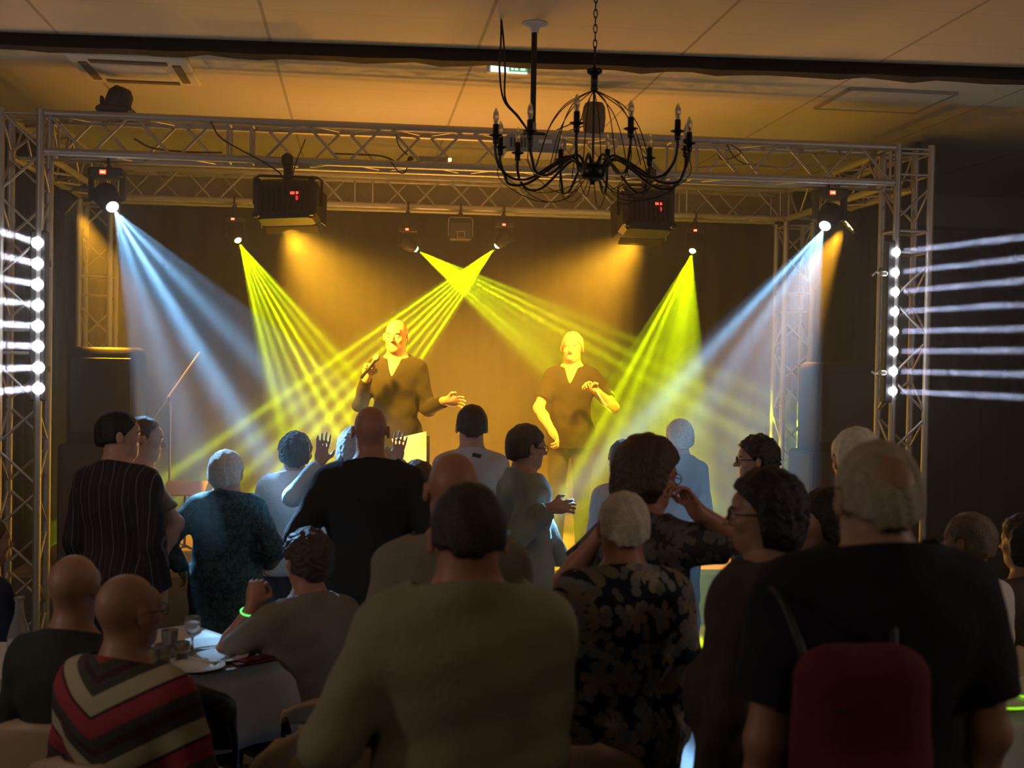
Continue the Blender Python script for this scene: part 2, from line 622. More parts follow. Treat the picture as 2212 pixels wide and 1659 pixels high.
truss('truss_tower', (X_R, Y_B, STAGE_Z), (X_R, Y_B, Z_T - H2), 'rear right truss tower behind the blue beam', up=(0, 1, 0), splice=(2.2,))

# ------------------------------------------------------------------ haze
hz = MB().box(((RX0 + RX1) / 2, 9.15, 1.76), (RX1 - RX0 - .1, 6.2, 3.5)).build('haze', M['glass'])
hm = bpy.data.materials.new('stage_haze')
hm.use_nodes = True
nt = hm.node_tree
nt.nodes.clear()
vo = nt.nodes.new('ShaderNodeVolumeScatter')
vo.inputs['Density'].default_value = 0.05
vo.inputs['Anisotropy'].default_value = 0.2
vo.inputs['Color'].default_value = (1, 1, 1, 1)
ou = nt.nodes.new('ShaderNodeOutputMaterial')
nt.links.new(vo.outputs[0], ou.inputs['Volume'])
hz.data.materials[0] = hm
tag(hz, 'thin smoke haze filling the stage and catching the beams', 'haze', kind='stuff')


# ------------------------------------------------------------------ stage fixtures
def clamp(root, p, h=0.09, m='blackmetal'):
    p = Vector(p)
    mb = MB()
    ring = [p + Vector((0, 0.034 * math.cos(a), 0.034 * math.sin(a))) for a in [2 * PI * i / 12 for i in range(12)]]
    mb.tube(ring, 0.009, 6, closed=True)
    mb.tube([p - Vector((0, 0, .034)), p - Vector((0, 0, h))], 0.010, 8)
    mb.box(p - Vector((0, 0, .05)), (.035, .03, .02))
    return mb.build('clamp', M[m], root)


def moving_head(chord_p, lens_p, target, s, lens, label, group, unlit=False):
    """s: base width. hangs from a truss chord, head turned along its beam"""
    chord_p, lens_p = Vector(chord_p), Vector(lens_p)
    root = thing('moving_head_light', chord_p, label, 'stage light', group)
    d = (Vector(target) - lens_p).normalized()
    hl = s * 0.95
    hc = lens_p - d * hl * 0.55
    bz = hc.z + s * 0.72
    bc = Vector((hc.x, hc.y, bz))
    clamp(root, (bc.x, chord_p.y, chord_p.z), max(0.06, chord_p.z - bz - s * .1))
    bs = MB().box(bc, (s, s * .8, s * .30), bevel=s * .05)
    bs = bs.build('base', M['black'], root)
    if not unlit:
        dp = Vector((bc.x - s * .06, bc.y - s * .405, bz))
        dm = MB().box(dp, (s * .19, .006, s * .13)).build('display', M['red_led'], root)
        for k in (-1, 0, 1):
            MB().box(dp + Vector((k * s * .05, -.004, 0)), (s * .028, .004, s * .06)).build('display_digit', M['red_digit'], dm)
    for sg_ in (-1, 1):
        MB().box(Vector((hc.x + sg_ * s * .47, hc.y, (hc.z + bz) / 2 - s * .05)), (s * .13, s * .38, bz - hc.z + s * .2), bevel=s * .05).build('yoke_arm', M['black'], root)
    r = s * 0.34
    mb = MB()
    prof = [(0, -hl * .45), (r * .7, -hl * .43), (r * .98, -hl * .3), (r * 1.05, 0), (r * .95, hl * .3), (r * .72, hl * .5), (r * .62, hl * .55), (r * .5, hl * .55), (r * .5, hl * .50), (0, hl * .50)]
    mb.lathe(prof, hc, d, 24)
    for q in (-.28, -.16, -.04):
        ring = []
        qq = d.to_track_quat('Z', 'Y').to_matrix()
        for i in range(20):
            a = 2 * PI * i / 20
            ring.append(hc + d * hl * q + qq @ Vector((r * 1.05 * math.cos(a), r * 1.05 * math.sin(a), 0)))
        mb.tube(ring, s * .018, 5, closed=True)
    hd = mb.build('head', M['black'], root)
    lm = MB().lathe([(0, r * .45), (r * .3, r * .38), (r * .5, r * .15), (r * .56, 0.0)], hc + d * (hl * .52), d, 20)
    lm.build('lens', M['grey'] if unlit else M[lens], hd)
    return root


BC_F = Z_T - 0.12
HL = ['big moving head with red display throwing the blue-white beam from the left corner',
      'big moving head throwing the blue-white beam from the right corner',
      'small moving head farthest left on the rear truss, green-yellow beam to the right',
      'small moving head left of the unlit lamp at centre, beam crossing down to the right',
      'small moving head right of the unlit lamp at centre, beam crossing down to the left',
      'small moving head farthest right on the rear truss with a steep green-yellow beam']
for k, (nm, lp, Y, tp, TY, c, e, half, g) in enumerate(HEADS):
    P, T = at(lp[0], lp[1], Y), at(tp[0], tp[1], TY)
    big = k < 2
    moving_head((P.x, Y_F + .12 if big else Y_B - .12, BC_F), P, T, 0.215 if big else 0.155,
                'white_lens' if big else 'yellow_lens', HL[k], 'blue moving heads' if big else 'yellow moving heads')

# unlit square lamp hanging at the centre of the rear truss
p = at(995, 492, 10.2)
rt = thing('square_stage_lamp', (p.x, Y_B - .12, BC_F), 'unlit square lamp in a thin yoke hanging between the two crossing beams', 'stage light')
clamp(rt, (p.x, Y_B - .12, BC_F), 0.09)
mb = MB()
mb.tube([(p.x - .10, p.y, p.z - .07), (p.x - .10, p.y, p.z + .07), (p.x - .085, p.y, p.z + .085), (p.x + .085, p.y, p.z + .085), (p.x + .10, p.y, p.z + .07), (p.x + .10, p.y, p.z - .07)], .005, 6)
mb.build('yoke', M['alu'], rt)
MB().box((p.x, p.y + .02, p.z - .03), (.18, .12, .15), bevel=.01).build('housing', M['darkgrey'], rt)
f = MB()
for dx, dz, w, h in ((0, .025, .066, .006), (0, -.025, .066, .006), (-.03, 0, .006, .05), (.03, 0, .006, .05)):
    f.box((p.x + dx, p.y - .045, p.z - .06 + dz), (w, .008, h))
f.build('label_plate', M['alu'], rt)


# black barn-door floods
def flood(px, py, w, h, label, aim):
    p = at(px, py, 8.15)
    rt = thing('flood_light', (p.x, p.y, BC_F), label, 'stage light', 'black flood lights on the front truss')
    d = (Vector(aim) - p).normalized()
    q = d.to_track_quat('Z', 'Y').to_matrix()
    sidev = Vector((1, 0, 0))
    dn = d
    upv = sidev.cross(dn).normalized()
    sidev = dn.cross(upv).normalized()
    rot = Matrix((sidev, dn, upv)).transposed()
    body = MB().box(p, (w, .20, h), rot, bevel=.03)
    bo = body.build('housing', M['black'], rt)
    fins = MB()
    for i in range(9):
        fins.box(p + rot @ Vector((-w * .36 + i * w * .09, -.105, -h * .05)), (.008, .02, h * .6), rot)
    fins.build('cooling_fin', M['black'], rt)
    for sx_ in (-1, 1):
        for sz_ in (-1, 1):
            MB().box(p + rot @ Vector((sx_ * w * .44, -.10, sz_ * h * .42)), (.045, .04, .04), rot, bevel=.01).build('foot', M['blackmetal'], rt)
    for ax, sz_ in (('x', -1), ('x', 1), ('z', -1), ('z', 1)):
        if ax == 'x':
            a, b = Vector((sz_ * w * .48, .10, -h * .4)), Vector((sz_ * w * .48, .10, h * .4))
            o = Vector((sz_ * .02, .08, 0))
        else:
            a, b = Vector((-w * .42, .10, sz_ * h * .48)), Vector((w * .42, .10, sz_ * h * .48))
            o = Vector((0, .08, sz_ * .02))
        pts = [p + rot @ v for v in (a, b, b + o * .95, a + o * .95)]
        MB().add(pts, [(0, 1, 2, 3)]).build('barn_door', M['black'], rt, solid=.006)
    MB().box(p + rot @ Vector((0, .105, 0)), (w * .8, .006, h * .75), rot).build('lens', M['amber_lens'], rt)
    MB().box(p + rot @ Vector((w * .16, -.108, h * .08)), (.055, .006, .018), rot, bevel=.003).build('display', M['red_led'], rt)
    MB().ell(p + rot @ Vector((w * .20, -.108, -h * .05)), (.012, .006, .016)).build('indicator', M['red_dim'], rt)
    # yoke up to the chord
    y = MB()
    hw = w * .53
    y.tube([p + Vector((-hw, 0, -.02)), p + Vector((-hw, 0, h * .55)), p + Vector((-hw * .85, 0, h * .62)), p + Vector((hw * .85, 0, h * .62)), p + Vector((hw, 0, h * .55)), p + Vector((hw, 0, -.02))], .009, 6)
    y.build('yoke', M['blackmetal'], rt)
    k = MB()
    k.box((p.x, p.y, (p.z + h * .62 + BC_F) / 2), (.06, .05, max(.02, BC_F - p.z - h * .62 + .05)), bevel=.01)
    k.box((p.x, Y_F - .12, BC_F + .0), (.07, .09, .09), bevel=.02)
    k.box((p.x, p.y - .06, BC_F - .045), (.05, .16, .03), bevel=.005)
    k.build('clamp', M['blackmetal'], rt)
    return rt


flood(622, 437, .41, .27, 'black flood light with red indicator hanging left of centre on the front truss', (0.0, 10.6, 2.35))
flood(1394, 460, .36, .30, 'black flood light hanging under the chandelier on the front truss', (1.75, 10.6, 2.2))


# par cans on the side trusses
def par(px, py, Y, aim, label, xt):
    p = at(px, py, Y)
    d = (Vector(aim) - p).normalized()
    rt = thing('par_light', p, label, 'stage light', 'par cans under the side trusses')
    MB().lathe([(0, -.13), (.045, -.12), (.072, -.08), (.078, 0), (.078, .015), (.070, .015), (.068, -.02), (0, -.02)], p, d, 24).build('housing', M['black'], rt)
    q = d.to_track_quat('Z', 'Y').to_matrix()
    for i in range(6):
        a = 2 * PI * i / 6
        MB().lathe([(0, .008), (.014, .005), (.019, -.004)], p + q @ Vector((.043 * math.cos(a), .043 * math.sin(a), -.004)), d, 12).build('led', M['amber_lens'], rt)
    MB().lathe([(0, .008), (.014, .005), (.019, -.004)], p + d * -.004, d, 12).build('led', M['amber_lens'], rt)
    MB().tube(smooth_path([p - d * .03, p + Vector((0, 0, .10)), (xt, Y, BC_F - .03)], 5), .008, 6).build('bracket', M['blackmetal'], rt)
    clamp(rt, (xt, Y, BC_F), .05)


par(152, 443, 9.3, (0.4, 9.8, 0.9), 'par can glowing amber behind the left corner moving head', X_L + .12)
par(1835, 486, 9.3, (1.4, 9.8, 0.9), 'par can glowing amber beside the right corner moving head', X_R - .12)

# dark lamp standing on top of the front truss
p = at(250, 222, 8.15)
rt = thing('stage_lamp', (p.x, p.y, Z_T + .145), 'dark rounded lamp standing on top of the front truss at left', 'stage light')
MB().box((p.x, p.y, Z_T + .145 + .03), (.22, .18, .05), bevel=.015).build('base', M['black'], rt)
hb = MB().lathe([(0, -.10), (.06, -.09), (.085, -.02), (.08, .06), (.05, .10), (0, .105)], (p.x + .015, p.y, p.z + .0), (.35, -.25, .9), 20)
hb.build('head', M['black'], rt)
for q in (-1, 1):
    MB().box((p.x + q * .085, p.y, p.z - .02), (.02, .05, .12), bevel=.006).build('yoke_arm', M['black'], rt)
MB().tube(smooth_path([(p.x + .06, p.y, p.z - .02), (p.x + .11, p.y, p.z - .05), (p.x + .14, p.y, Z_T + .15)], 6), .005, 5).build('power_cable', M['cable'], rt)

# small brown loudspeaker on the truss
p = at(1283, 256, 8.05)
rt = thing('small_speaker', (p.x, p.y, Z_T + .145), 'small brown rounded speaker seen through the chandelier wires', 'speaker')
MB().lathe([(0, -.105), (.05, -.105), (.068, -.09), (.078, 0), (.074, .07), (.06, .10), (.04, .105), (0, .105)], (p.x, p.y, p.z), None, 20).build('shell', M['speaker_brown'], rt)
MB().tube([(p.x, p.y, p.z - .10), (p.x, p.y, Z_T + .14)], .02, 8).build('foot', M['black'], rt)
for s_ in (0, 1):
    MB().tube(smooth_path([(p.x - .06, p.y, p.z + .0 - s_ * .05), (p.x - .17, p.y, p.z - .05 - s_ * .04), (p.x - .25 + s_ * .1, p.y, Z_T + .15)], 6), .004, 5).build('cable', M['cable'], rt)

# power strip lying in the front truss
p = at(935, 340, 8.15)
rt = thing('power_strip', (p.x, p.y, BC_F + .03), 'pale power strip with a lit red switch lying in the front truss', 'power strip')
MB().box((p.x, p.y - .05, BC_F + .05), (.20, .05, .04), bevel=.006).build('strip_body', M['grey'], rt)
MB().box((p.x + .108, p.y - .07, BC_F + .052), (.022, .012, .024), bevel=.003).build('switch', M['red_digit'], rt)
MB().ell((p.x - .15, p.y - .06, BC_F + .05), (.02, .02, .018)).build('plug', M['black'], rt)
MB().tube(smooth_path([(p.x - .15, p.y - .06, BC_F + .04), (p.x - .23, p.y - .08, BC_F + .02), (p.x - .35, p.y - .07, BC_F + .06), (p.x - .65, p.y - .06, BC_F + .065)], 6), .006, 6).build('power_cable', M['cable'], rt)


def cable(pts, r, label, m='cable', name='cable'):
    return tag(MB().tube(smooth_path(pts, 8), r, 6).build(name, M[m]), label, 'cable')


cable([at(455, 262, 8.0), at(480, 300, 8.0), at(560, 345, 8.0), at(600, 370, 8.03), at(612, 385, 8.06)], .005, 'black cable slanting down the front truss to the left flood light')
cable([at(660, 300, 8.0), at(640, 350, 8.0), at(632, 380, 8.05)], .004, 'thin black cable dropping from the truss beside the left flood clamp')
cable([at(855, 290, 8.0), at(862, 315, 8.0), at(880, 335, 8.0)], .004, 'short black cable hanging from the top chord above the plug')
cable([at(845, 350, 8.0), at(860, 370, 8.0), at(872, 374, 8.0), at(880, 362, 8.0)], .004, 'loose black cable end looping below the front truss')
cable([at(1545, 315, 8.05), at(1560, 345, 8.05), at(1600, 330, 8.05), at(1570, 310, 8.05), at(1600, 350, 8.05), at(1680, 362, 8.05)], .004, 'tangled black cable in the front truss right of the chandelier')
cable([at(1500, 362, 8.05), at(1620, 356, 8.05), at(1700, 362, 8.05), at(1790, 354, 8.05)], .006, 'pale cable lying along the bottom chord at right', 'grey')
cable([at(290, 300, 8.1), at(330, 320, 8.1), at(400, 328, 8.1), at(480, 330, 8.1)], .006, 'black cable lying in the front truss right of the left corner light')

# ------------------------------------------------------------------ light bars on the towers
for side, pts, ty in ((-1, BAR_L, BAR_LY), (1, BAR_R, BAR_RY)):
    a, b = at(pts[0][0], pts[0][1], 8.0), at(pts[-1][0], pts[-1][1], 8.0)
    cx = (a.x + b.x) / 2 + (-0.02 if side > 0 else 0.0)
    rt = thing('led_bar', (cx, 8.02, b.z - .1), 'black light bar with eight white lamps on the %s front tower' % ('right' if side > 0 else 'left'), 'stage light', 'beam bars on the front towers')
    MB().box((cx, 8.05, (a.z + b.z) / 2), (.10, .08, a.z - b.z + .16), bevel=.01).build('bar_body', M['black'], rt)
    for k in range(8):
        P = at(pts[k][0], pts[k][1], 7.995)
        T = at(2212 if side > 0 else 0, ty[k], 7.6)
        d = (T - P).normalized()
        d = (d + Vector((0, -0.6 if side > 0 else -1.6, 0))).normalized()
        MB().lathe([(0, .012), (.02, .010), (.034, .0), (.038, -.02)] if side < 0 else [(0, .012), (.018, .009), (.028, .0), (.030, -.02)], P, d, 16).build('lamp', M['bar_lens'], rt)
    for zz in (a.z - .12, b.z + .12):
        MB().box((cx + side * -.02, 8.11, zz), (.05, .10, .04)).build('bracket', M['blackmetal'], rt)
for k, (px, py) in enumerate(((1892, 591), (1890, 805))):
    p = at(px, py, 8.03)
    rt = thing('truss_clamp', p, ('upper' if k == 0 else 'lower') + ' small pale clamp sticking out from the right front tower', 'clamp', 'clamps on the right front tower')
    MB().box(p + Vector((.05, 0, 0)), (.05, .06, .035), bevel=.008).build('clamp_body', M['alu'], rt)
    MB().tube([p + Vector((.03, 0, 0)), p + Vector((-.005, -.01, .01 - .02 * k)), p + Vector((-.03, -.01, -.015 + .02 * k))], .008, 6).build('wing_bolt', M['alu'], rt)

# ------------------------------------------------------------------ ceiling fittings
# projector on its pole
p = at(1150, 318, 6.55)
rt = thing('projector', (p.x, p.y, CEIL_Z), 'grey projector hanging on a black pole in front of the truss', 'projector')
MB().lathe([(0, 0), (.07, 0), (.072, -.008), (.03, -.025), (.022, -.05), (0, -.05)], (p.x, p.y, CEIL_Z), None, 24).build('ceiling_plate', M['white'], rt)
MB().tube([(p.x, p.y, CEIL_Z - .04), (p.x, p.y, p.z + .06)], .0155, 12).build('pole', M['blackmetal'], rt)
MB().tube([(p.x, p.y, p.z + .13), (p.x, p.y, p.z + .085)], .019, 12).build('pole_collar', M['grey'], rt)
mb = MB()
mb.box((p.x, p.y, p.z + .06), (.12, .14, .02), bevel=.006)
for q in (-1, 1):
    mb.tube([(p.x, p.y, p.z + .065), (p.x + q * .12, p.y - .05, p.z + .048)], .007, 6)
mb.build('mount', M['blackmetal'], rt)
bo = MB().box((p.x, p.y, p.z), (.33, .26, .09), bevel=.018).build('projector_body', M['grey'], rt)
g = MB()
for i in range(7):
    g.box((p.x - .13 + i * .018, p.y - .132, p.z), (.006, .004, .05))
g.build('vent', M['darkgrey'], bo)
MB().box((p.x + .05, p.y - .132, p.z + .01), (.07, .004, .02)).build('socket_panel', M['white'], bo)
cp = at(1083, 38, 6.5)
for s_ in (0, 1):
    tag(MB().tube(smooth_path([(cp.x, cp.y, CEIL_Z), at(1082 + s_ * 6, 90, 6.5), at(1079 + s_ * 12, 150, 6.5), at(1088 + s_ * 4, 215, 6.5), at(1118 + s_ * 2, 252, 6.5), at(1145, 288, 6.5)], 8), .0052, 6).build('cable', M['cable']),
        ('outer' if s_ == 0 else 'inner') + ' of the two black cables looping from ceiling to projector', 'cable')

# emergency exit sign under the ceiling
p = at(1098, 155, 7.36)
rt = thing('exit_sign', (p.x, p.y, p.z + .03), 'small lit green and white emergency sign below the dark beam', 'exit sign')
MB().box((p.x, p.y, p.z + .012), (.26, .06, .05), bevel=.008).build('sign_housing', M['white'], rt)
me_ = mat('exit_panel_light', (1, 1, 1), emit=(0.72, 0.95, 0.9), es=1.3)
MB().box((p.x - .055, p.y - .033, p.z + .006), (.11, .006, .036)).build('light_panel', me_, rt)
mg = mat('exit_green_panel', (0.05, 0.4, 0.12), emit=(0.22, 0.75, 0.3), es=0.5)
gp = MB().box((p.x + .055, p.y - .033, p.z + .010), (.11, .006, .030)).build('green_panel', mg, rt)
for k, (dx, w) in enumerate(((.02, .014), (.045, .02), (.075, .012), (.09, .016))):
    MB().box((p.x + dx, p.y - .037, p.z + .010), (w, .003, .014)).build('pictogram', me_, gp)
MB().box((p.x + .05, p.y - .034, p.z - .012), (.12, .006, .010)).build('lower_light_strip', me_, rt)
MB().box((p.x, p.y, (p.z + .037 + CEIL_Z) / 2), (.05, .03, max(.004, CEIL_Z - p.z - .037))).build('ceiling_bracket', M['white'], rt)

# air conditioning cassette (left) and hatch (right)
c = Vector((-1.42, 8.02, CEIL_Z))
rt = thing('air_conditioner', c, 'white square ceiling air conditioner with dark slots at left', 'air conditioner')
MB().box((c.x, c.y, c.z - .015), (.72, .72, .03), bevel=.01).build('panel', M['white'], rt)
for dx, dy, w, h in ((0, .27, .46, .06), (0, -.27, .46, .06), (.28, 0, .05, .46), (-.28, 0, .05, .46)):
    MB().box((c.x + dx, c.y + dy, c.z - .034), (w, h, .012)).build('air_slot', M['slot'], rt)
MB().box((c.x, c.y, c.z - .035), (.40, .40, .008)).build('intake_grille', M['white'], rt)
c = Vector((3.5, 7.97, CEIL_Z))
rt = thing('ceiling_hatch', c, 'faint square ceiling hatch with dark joints at right', 'hatch')
MB().box((c.x, c.y, c.z - .008), (.70, .60, .012)).build('panel', M['ceiling'], rt)
f = MB()
for dx, dy, w, h in ((0, .31, .74, .02), (0, -.31, .74, .02), (.36, 0, .02, .62), (-.36, 0, .02, .62)):
    f.box((c.x + dx, c.y + dy, c.z - .010), (w, h, .018))
f.build('frame', M['grey'], rt)

# ------------------------------------------------------------------ chandelier
cc = at(1281, 330, 5.5)
CX, CY = cc.x, 5.5


def zc(py):
    return at(1281, py, 5.5).z


rt = thing('chandelier', (CX, CY, CEIL_Z), 'black wire chandelier with candle bulbs hanging on a chain', 'chandelier')
mb = MB()
z = CEIL_Z - .005
zt = zc(112)
k = 0
while z > zt:
    hh = .021
    ring = []
    for i in range(14):
        a = 2 * PI * i / 14
        u, w = .0085 * math.cos(a), hh * math.sin(a)
        ring.append((CX + (u if k % 2 == 0 else u * .25), CY + (u * .25 if k % 2 == 0 else u), z - hh + w))
    mb.tube(ring, .0028, 5, closed=True)
    z -= .034
    k += 1
mb.build('chain', M['chain'], rt)
mb = MB()
mb.tube([(CX, CY, zc(100)), (CX, CY, zc(158))], .006, 8)
mb.lathe([(0, zc(148)), (.036, zc(150)), (.034, zc(158)), (.016, zc(163)), (.015, zc(188)), (.018, zc(192)), (.010, zc(200)), (0, zc(200))], (CX, CY, 0), None, 20)
mb.tube([(CX, CY, zc(195)), (CX, CY, zc(350))], .0055, 8)
mb.build('stem', M['chandelier'], rt)
zh = zc(368)
MB().lathe([(0, zh + .035), (.045, zh + .03), (.062, zh + .01), (.058, zh - .03), (.04, zh - .045), (.012, zh - .05), (.010, zh - .065), (0, zh - .066)], (CX, CY, 0), None, 24).build('hub', M['chandelier'], rt)
NA = 12
for i in range(NA):
    a = 2 * PI * (i + .35) / NA
    tier = 0.0 if i % 2 else 0.012
    ca, sa = math.cos(a), math.sin(a)
    RR = .462 - (0.03 if i % 2 else 0)

    def q(r, z_):
        return (CX + r * ca, CY + r * sa, z_)
    pth = [q(.045, zh), q(.085, zh + .045), q(.13, zh + .052), q(.20, zh + .01), q(.30, zh - .055), q(.385, zh - .058), q(RR - .02, zh - .01), q(RR, zh + .05), q(RR, zh + .08 + tier)]
    ao = MB().tube(smooth_path(pth, 7), .0065, 8).build('arm', M['chandelier'], rt)
    zb = zh + .075 + tier
    MB().lathe([(0, zb), (.012, zb), (.0135, zb + .01), (.0135, zb + .03), (.030, zb + .036), (.031, zb + .040), (.0135, zb + .042), (.0135, zb + .085), (.011, zb + .088), (0, zb + .088)], q(RR, 0), None, 14).build('candle_holder', M['chandelier'], ao)
    MB().lathe([(.007, zb + .085), (.0105, zb + .10), (.0135, zb + .118), (.0115, zb + .137), (.006, zb + .152), (0.0015, zb + .160)], q(RR, 0), None, 14).build('bulb', M['bulb'], ao)
    MB().tube([q(RR, zb + .085), (CX + RR * ca + .003, CY + RR * sa, zb + .115), (CX + RR * ca - .003, CY + RR * sa, zb + .118), q(RR, zb + .09)], .0012, 4).build('filament', M['chain'], ao)
    MB().tube(smooth_path([q(.008, zc(196)), q(.06, zc(208)), q(.14, zc(232)), q(.205, zc(275)), q(.245, zc(330)), q(.27, zh + .0)], 7), .0026, 5).build('cage_wire', M['chandelier'], rt)
    MB().tube(smooth_path([q(.04, zh - .03), q(.12, zh - .085 - .02 * (i % 3)), q(.24, zh - .115 - .012 * (i % 3)), q(.36, zh - .09), q(.44, zh - .02), q(RR, zh + .06)], 7), .0022, 5).build('lamp_wire', M['cable'], rt)

# ------------------------------------------------------------------ loudspeakers and stands on stage


def pa(px, py, Y, label, w=.50, h=.70):
    p = at(px, py, Y)
    rt = thing('pa_speaker', (p.x, Y, STAGE_Z), label, 'loudspeaker', 'black loudspeaker stacks on the stage')
    z1 = p.z
    x, d = p.x, .42
    vs = []
    for zz, sc_ in ((z1 - h, 1), (z1 - .07, 1), (z1 - .02, .96), (z1, .84)):
        for k in range(20):
            a = 2 * PI * k / 20
            sx_ = math.copysign(abs(math.cos(a)) ** .35, math.cos(a))
            sy_ = math.copysign(abs(math.sin(a)) ** .35, math.sin(a))
            vs.append((x + sx_ * w / 2 * sc_, Y + sy_ * d / 2 * sc_, zz))
    fs = [(j * 20 + k, j * 20 + (k + 1) % 20, j * 20 + 20 + (k + 1) % 20, j * 20 + 20 + k) for j in range(3) for k in range(20)]
    fs += [tuple(range(60, 80)), tuple(range(19, -1, -1))]
    MB().add(vs, fs, True).build('top_cabinet', M['speaker'], rt)
    MB().box((x, Y - d / 2 - .005, z1 - h * .5), (w * .82, .015, h * .78), bevel=.006).build('grille', M['black'], rt)
    zb = STAGE_Z
    MB().box((x, Y, (zb + z1 - h) / 2), (w * 1.12, .5, z1 - h - zb), bevel=.02).build('sub_cabinet', M['speaker'], rt)
    MB().box((x, Y - .255, (zb + z1 - h) / 2), (w * .98, .015, (z1 - h - zb) * .85), bevel=.006).build('sub_grille', M['black'], rt)
    return x


pa(232, 750, 9.35, 'black loudspeaker stack before the left rear tower', .52)
pa(1812, 783, 9.35, 'black loudspeaker stack before the right rear tower', .56)
p = at(1795, 1000, 9.1)
# microphone stand with a boom and a music desk
p = at(368, 860, 9.5)
rt = thing('microphone_stand', (p.x, 9.5, STAGE_Z), 'tall boom microphone stand beside the left loudspeaker', 'microphone stand')
MB().tube([(p.x, 9.5, STAGE_Z + .12), (p.x, 9.5, p.z)], .009, 8).build('pole', M['alu'], rt)
MB().tube([at(330, 905, 9.5), at(432, 760, 9.5)], .007, 8).build('boom', M['alu'], rt)
MB().ell(p, (.02, .02, .025)).build('boom_joint', M['black'], rt)
for i in range(3):
    a = 2 * PI * i / 3 + .4
    MB().tube([(p.x, 9.5, STAGE_Z + .14), (p.x + .25 * math.cos(a), 9.5 + .25 * math.sin(a), STAGE_Z + .01)], .008, 6).build('foot', M['alu'], rt)
p = at(400, 1055, 9.3)
rt = thing('music_stand', (p.x, 9.3, STAGE_Z), 'music stand with a flat tan desk lit orange beside the microphone stand', 'music stand')
MB().box(p, (.30, .30, .012), Matrix.Rotation(R(14), 3, 'X')).build('desk', mat('tan_board', (.55, .36, .2), .6), rt)
MB().tube([(p.x, 9.3, STAGE_Z + .1), (p.x, 9.3, p.z)], .010, 8).build('pole', M['blackmetal'], rt)
for i in range(3):
    a = 2 * PI * i / 3
    MB().tube([(p.x, 9.3, STAGE_Z + .12), (p.x + .22 * math.cos(a), 9.3 + .22 * math.sin(a), STAGE_Z + .01)], .008, 6).build('foot', M['blackmetal'], rt)
# sheets on the singer's stand
p = at(892, 975, 8.80)
rt = thing('sheet_music_stand', (p.x, 8.92, STAGE_Z), 'stand with bright white sheets in front of the bald singer', 'music stand')
pts = [at(846, 948, 8.78), at(868, 944, 8.78), at(921, 932, 8.78), at(921, 1012, 8.74), at(872, 1030, 8.74)]
sh = MB().add(pts, [(0, 4, 3, 2, 1)]).build('paper_sheet', mat('white_paper', (.95, .93, .88), .8), rt, solid=.002)
MB().box((p.x + .01, 8.81, p.z + .0), (.22, .012, .22), Matrix.Rotation(R(-8), 3, 'X')).build('desk', M['black'], rt)
MB().tube([(p.x, 8.93, STAGE_Z + .1), (p.x, 8.93, p.z - .10), (p.x, 8.83, p.z - .06)], .011, 8).build('pole', M['blackmetal'], rt)
for i in range(3):
    a = 2 * PI * i / 3
    MB().tube([(p.x, 8.93, STAGE_Z + .12), (p.x + .2 * math.cos(a), 8.98 + .1 * math.sin(a), STAGE_Z + .01)], .008, 6).build('foot', M['blackmetal'], rt)


# ------------------------------------------------------------------ figures: smooth bodies from blended volumes
QF = 1.0          # grid factor
F32 = np.float32


def _seg(P, a, b):
    a, b = np.array(a, F32), np.array(b, F32)
    ab = b - a
    L2 = float(ab @ ab) + 1e-12
    t = np.clip(((P[0] - a[0]) * ab[0] + (P[1] - a[1]) * ab[1] + (P[2] - a[2]) * ab[2]) / L2, 0, 1)
    return np.sqrt((P[0] - a[0] - t * ab[0]) ** 2 + (P[1] - a[1] - t * ab[1]) ** 2 + (P[2] - a[2] - t * ab[2]) ** 2), t


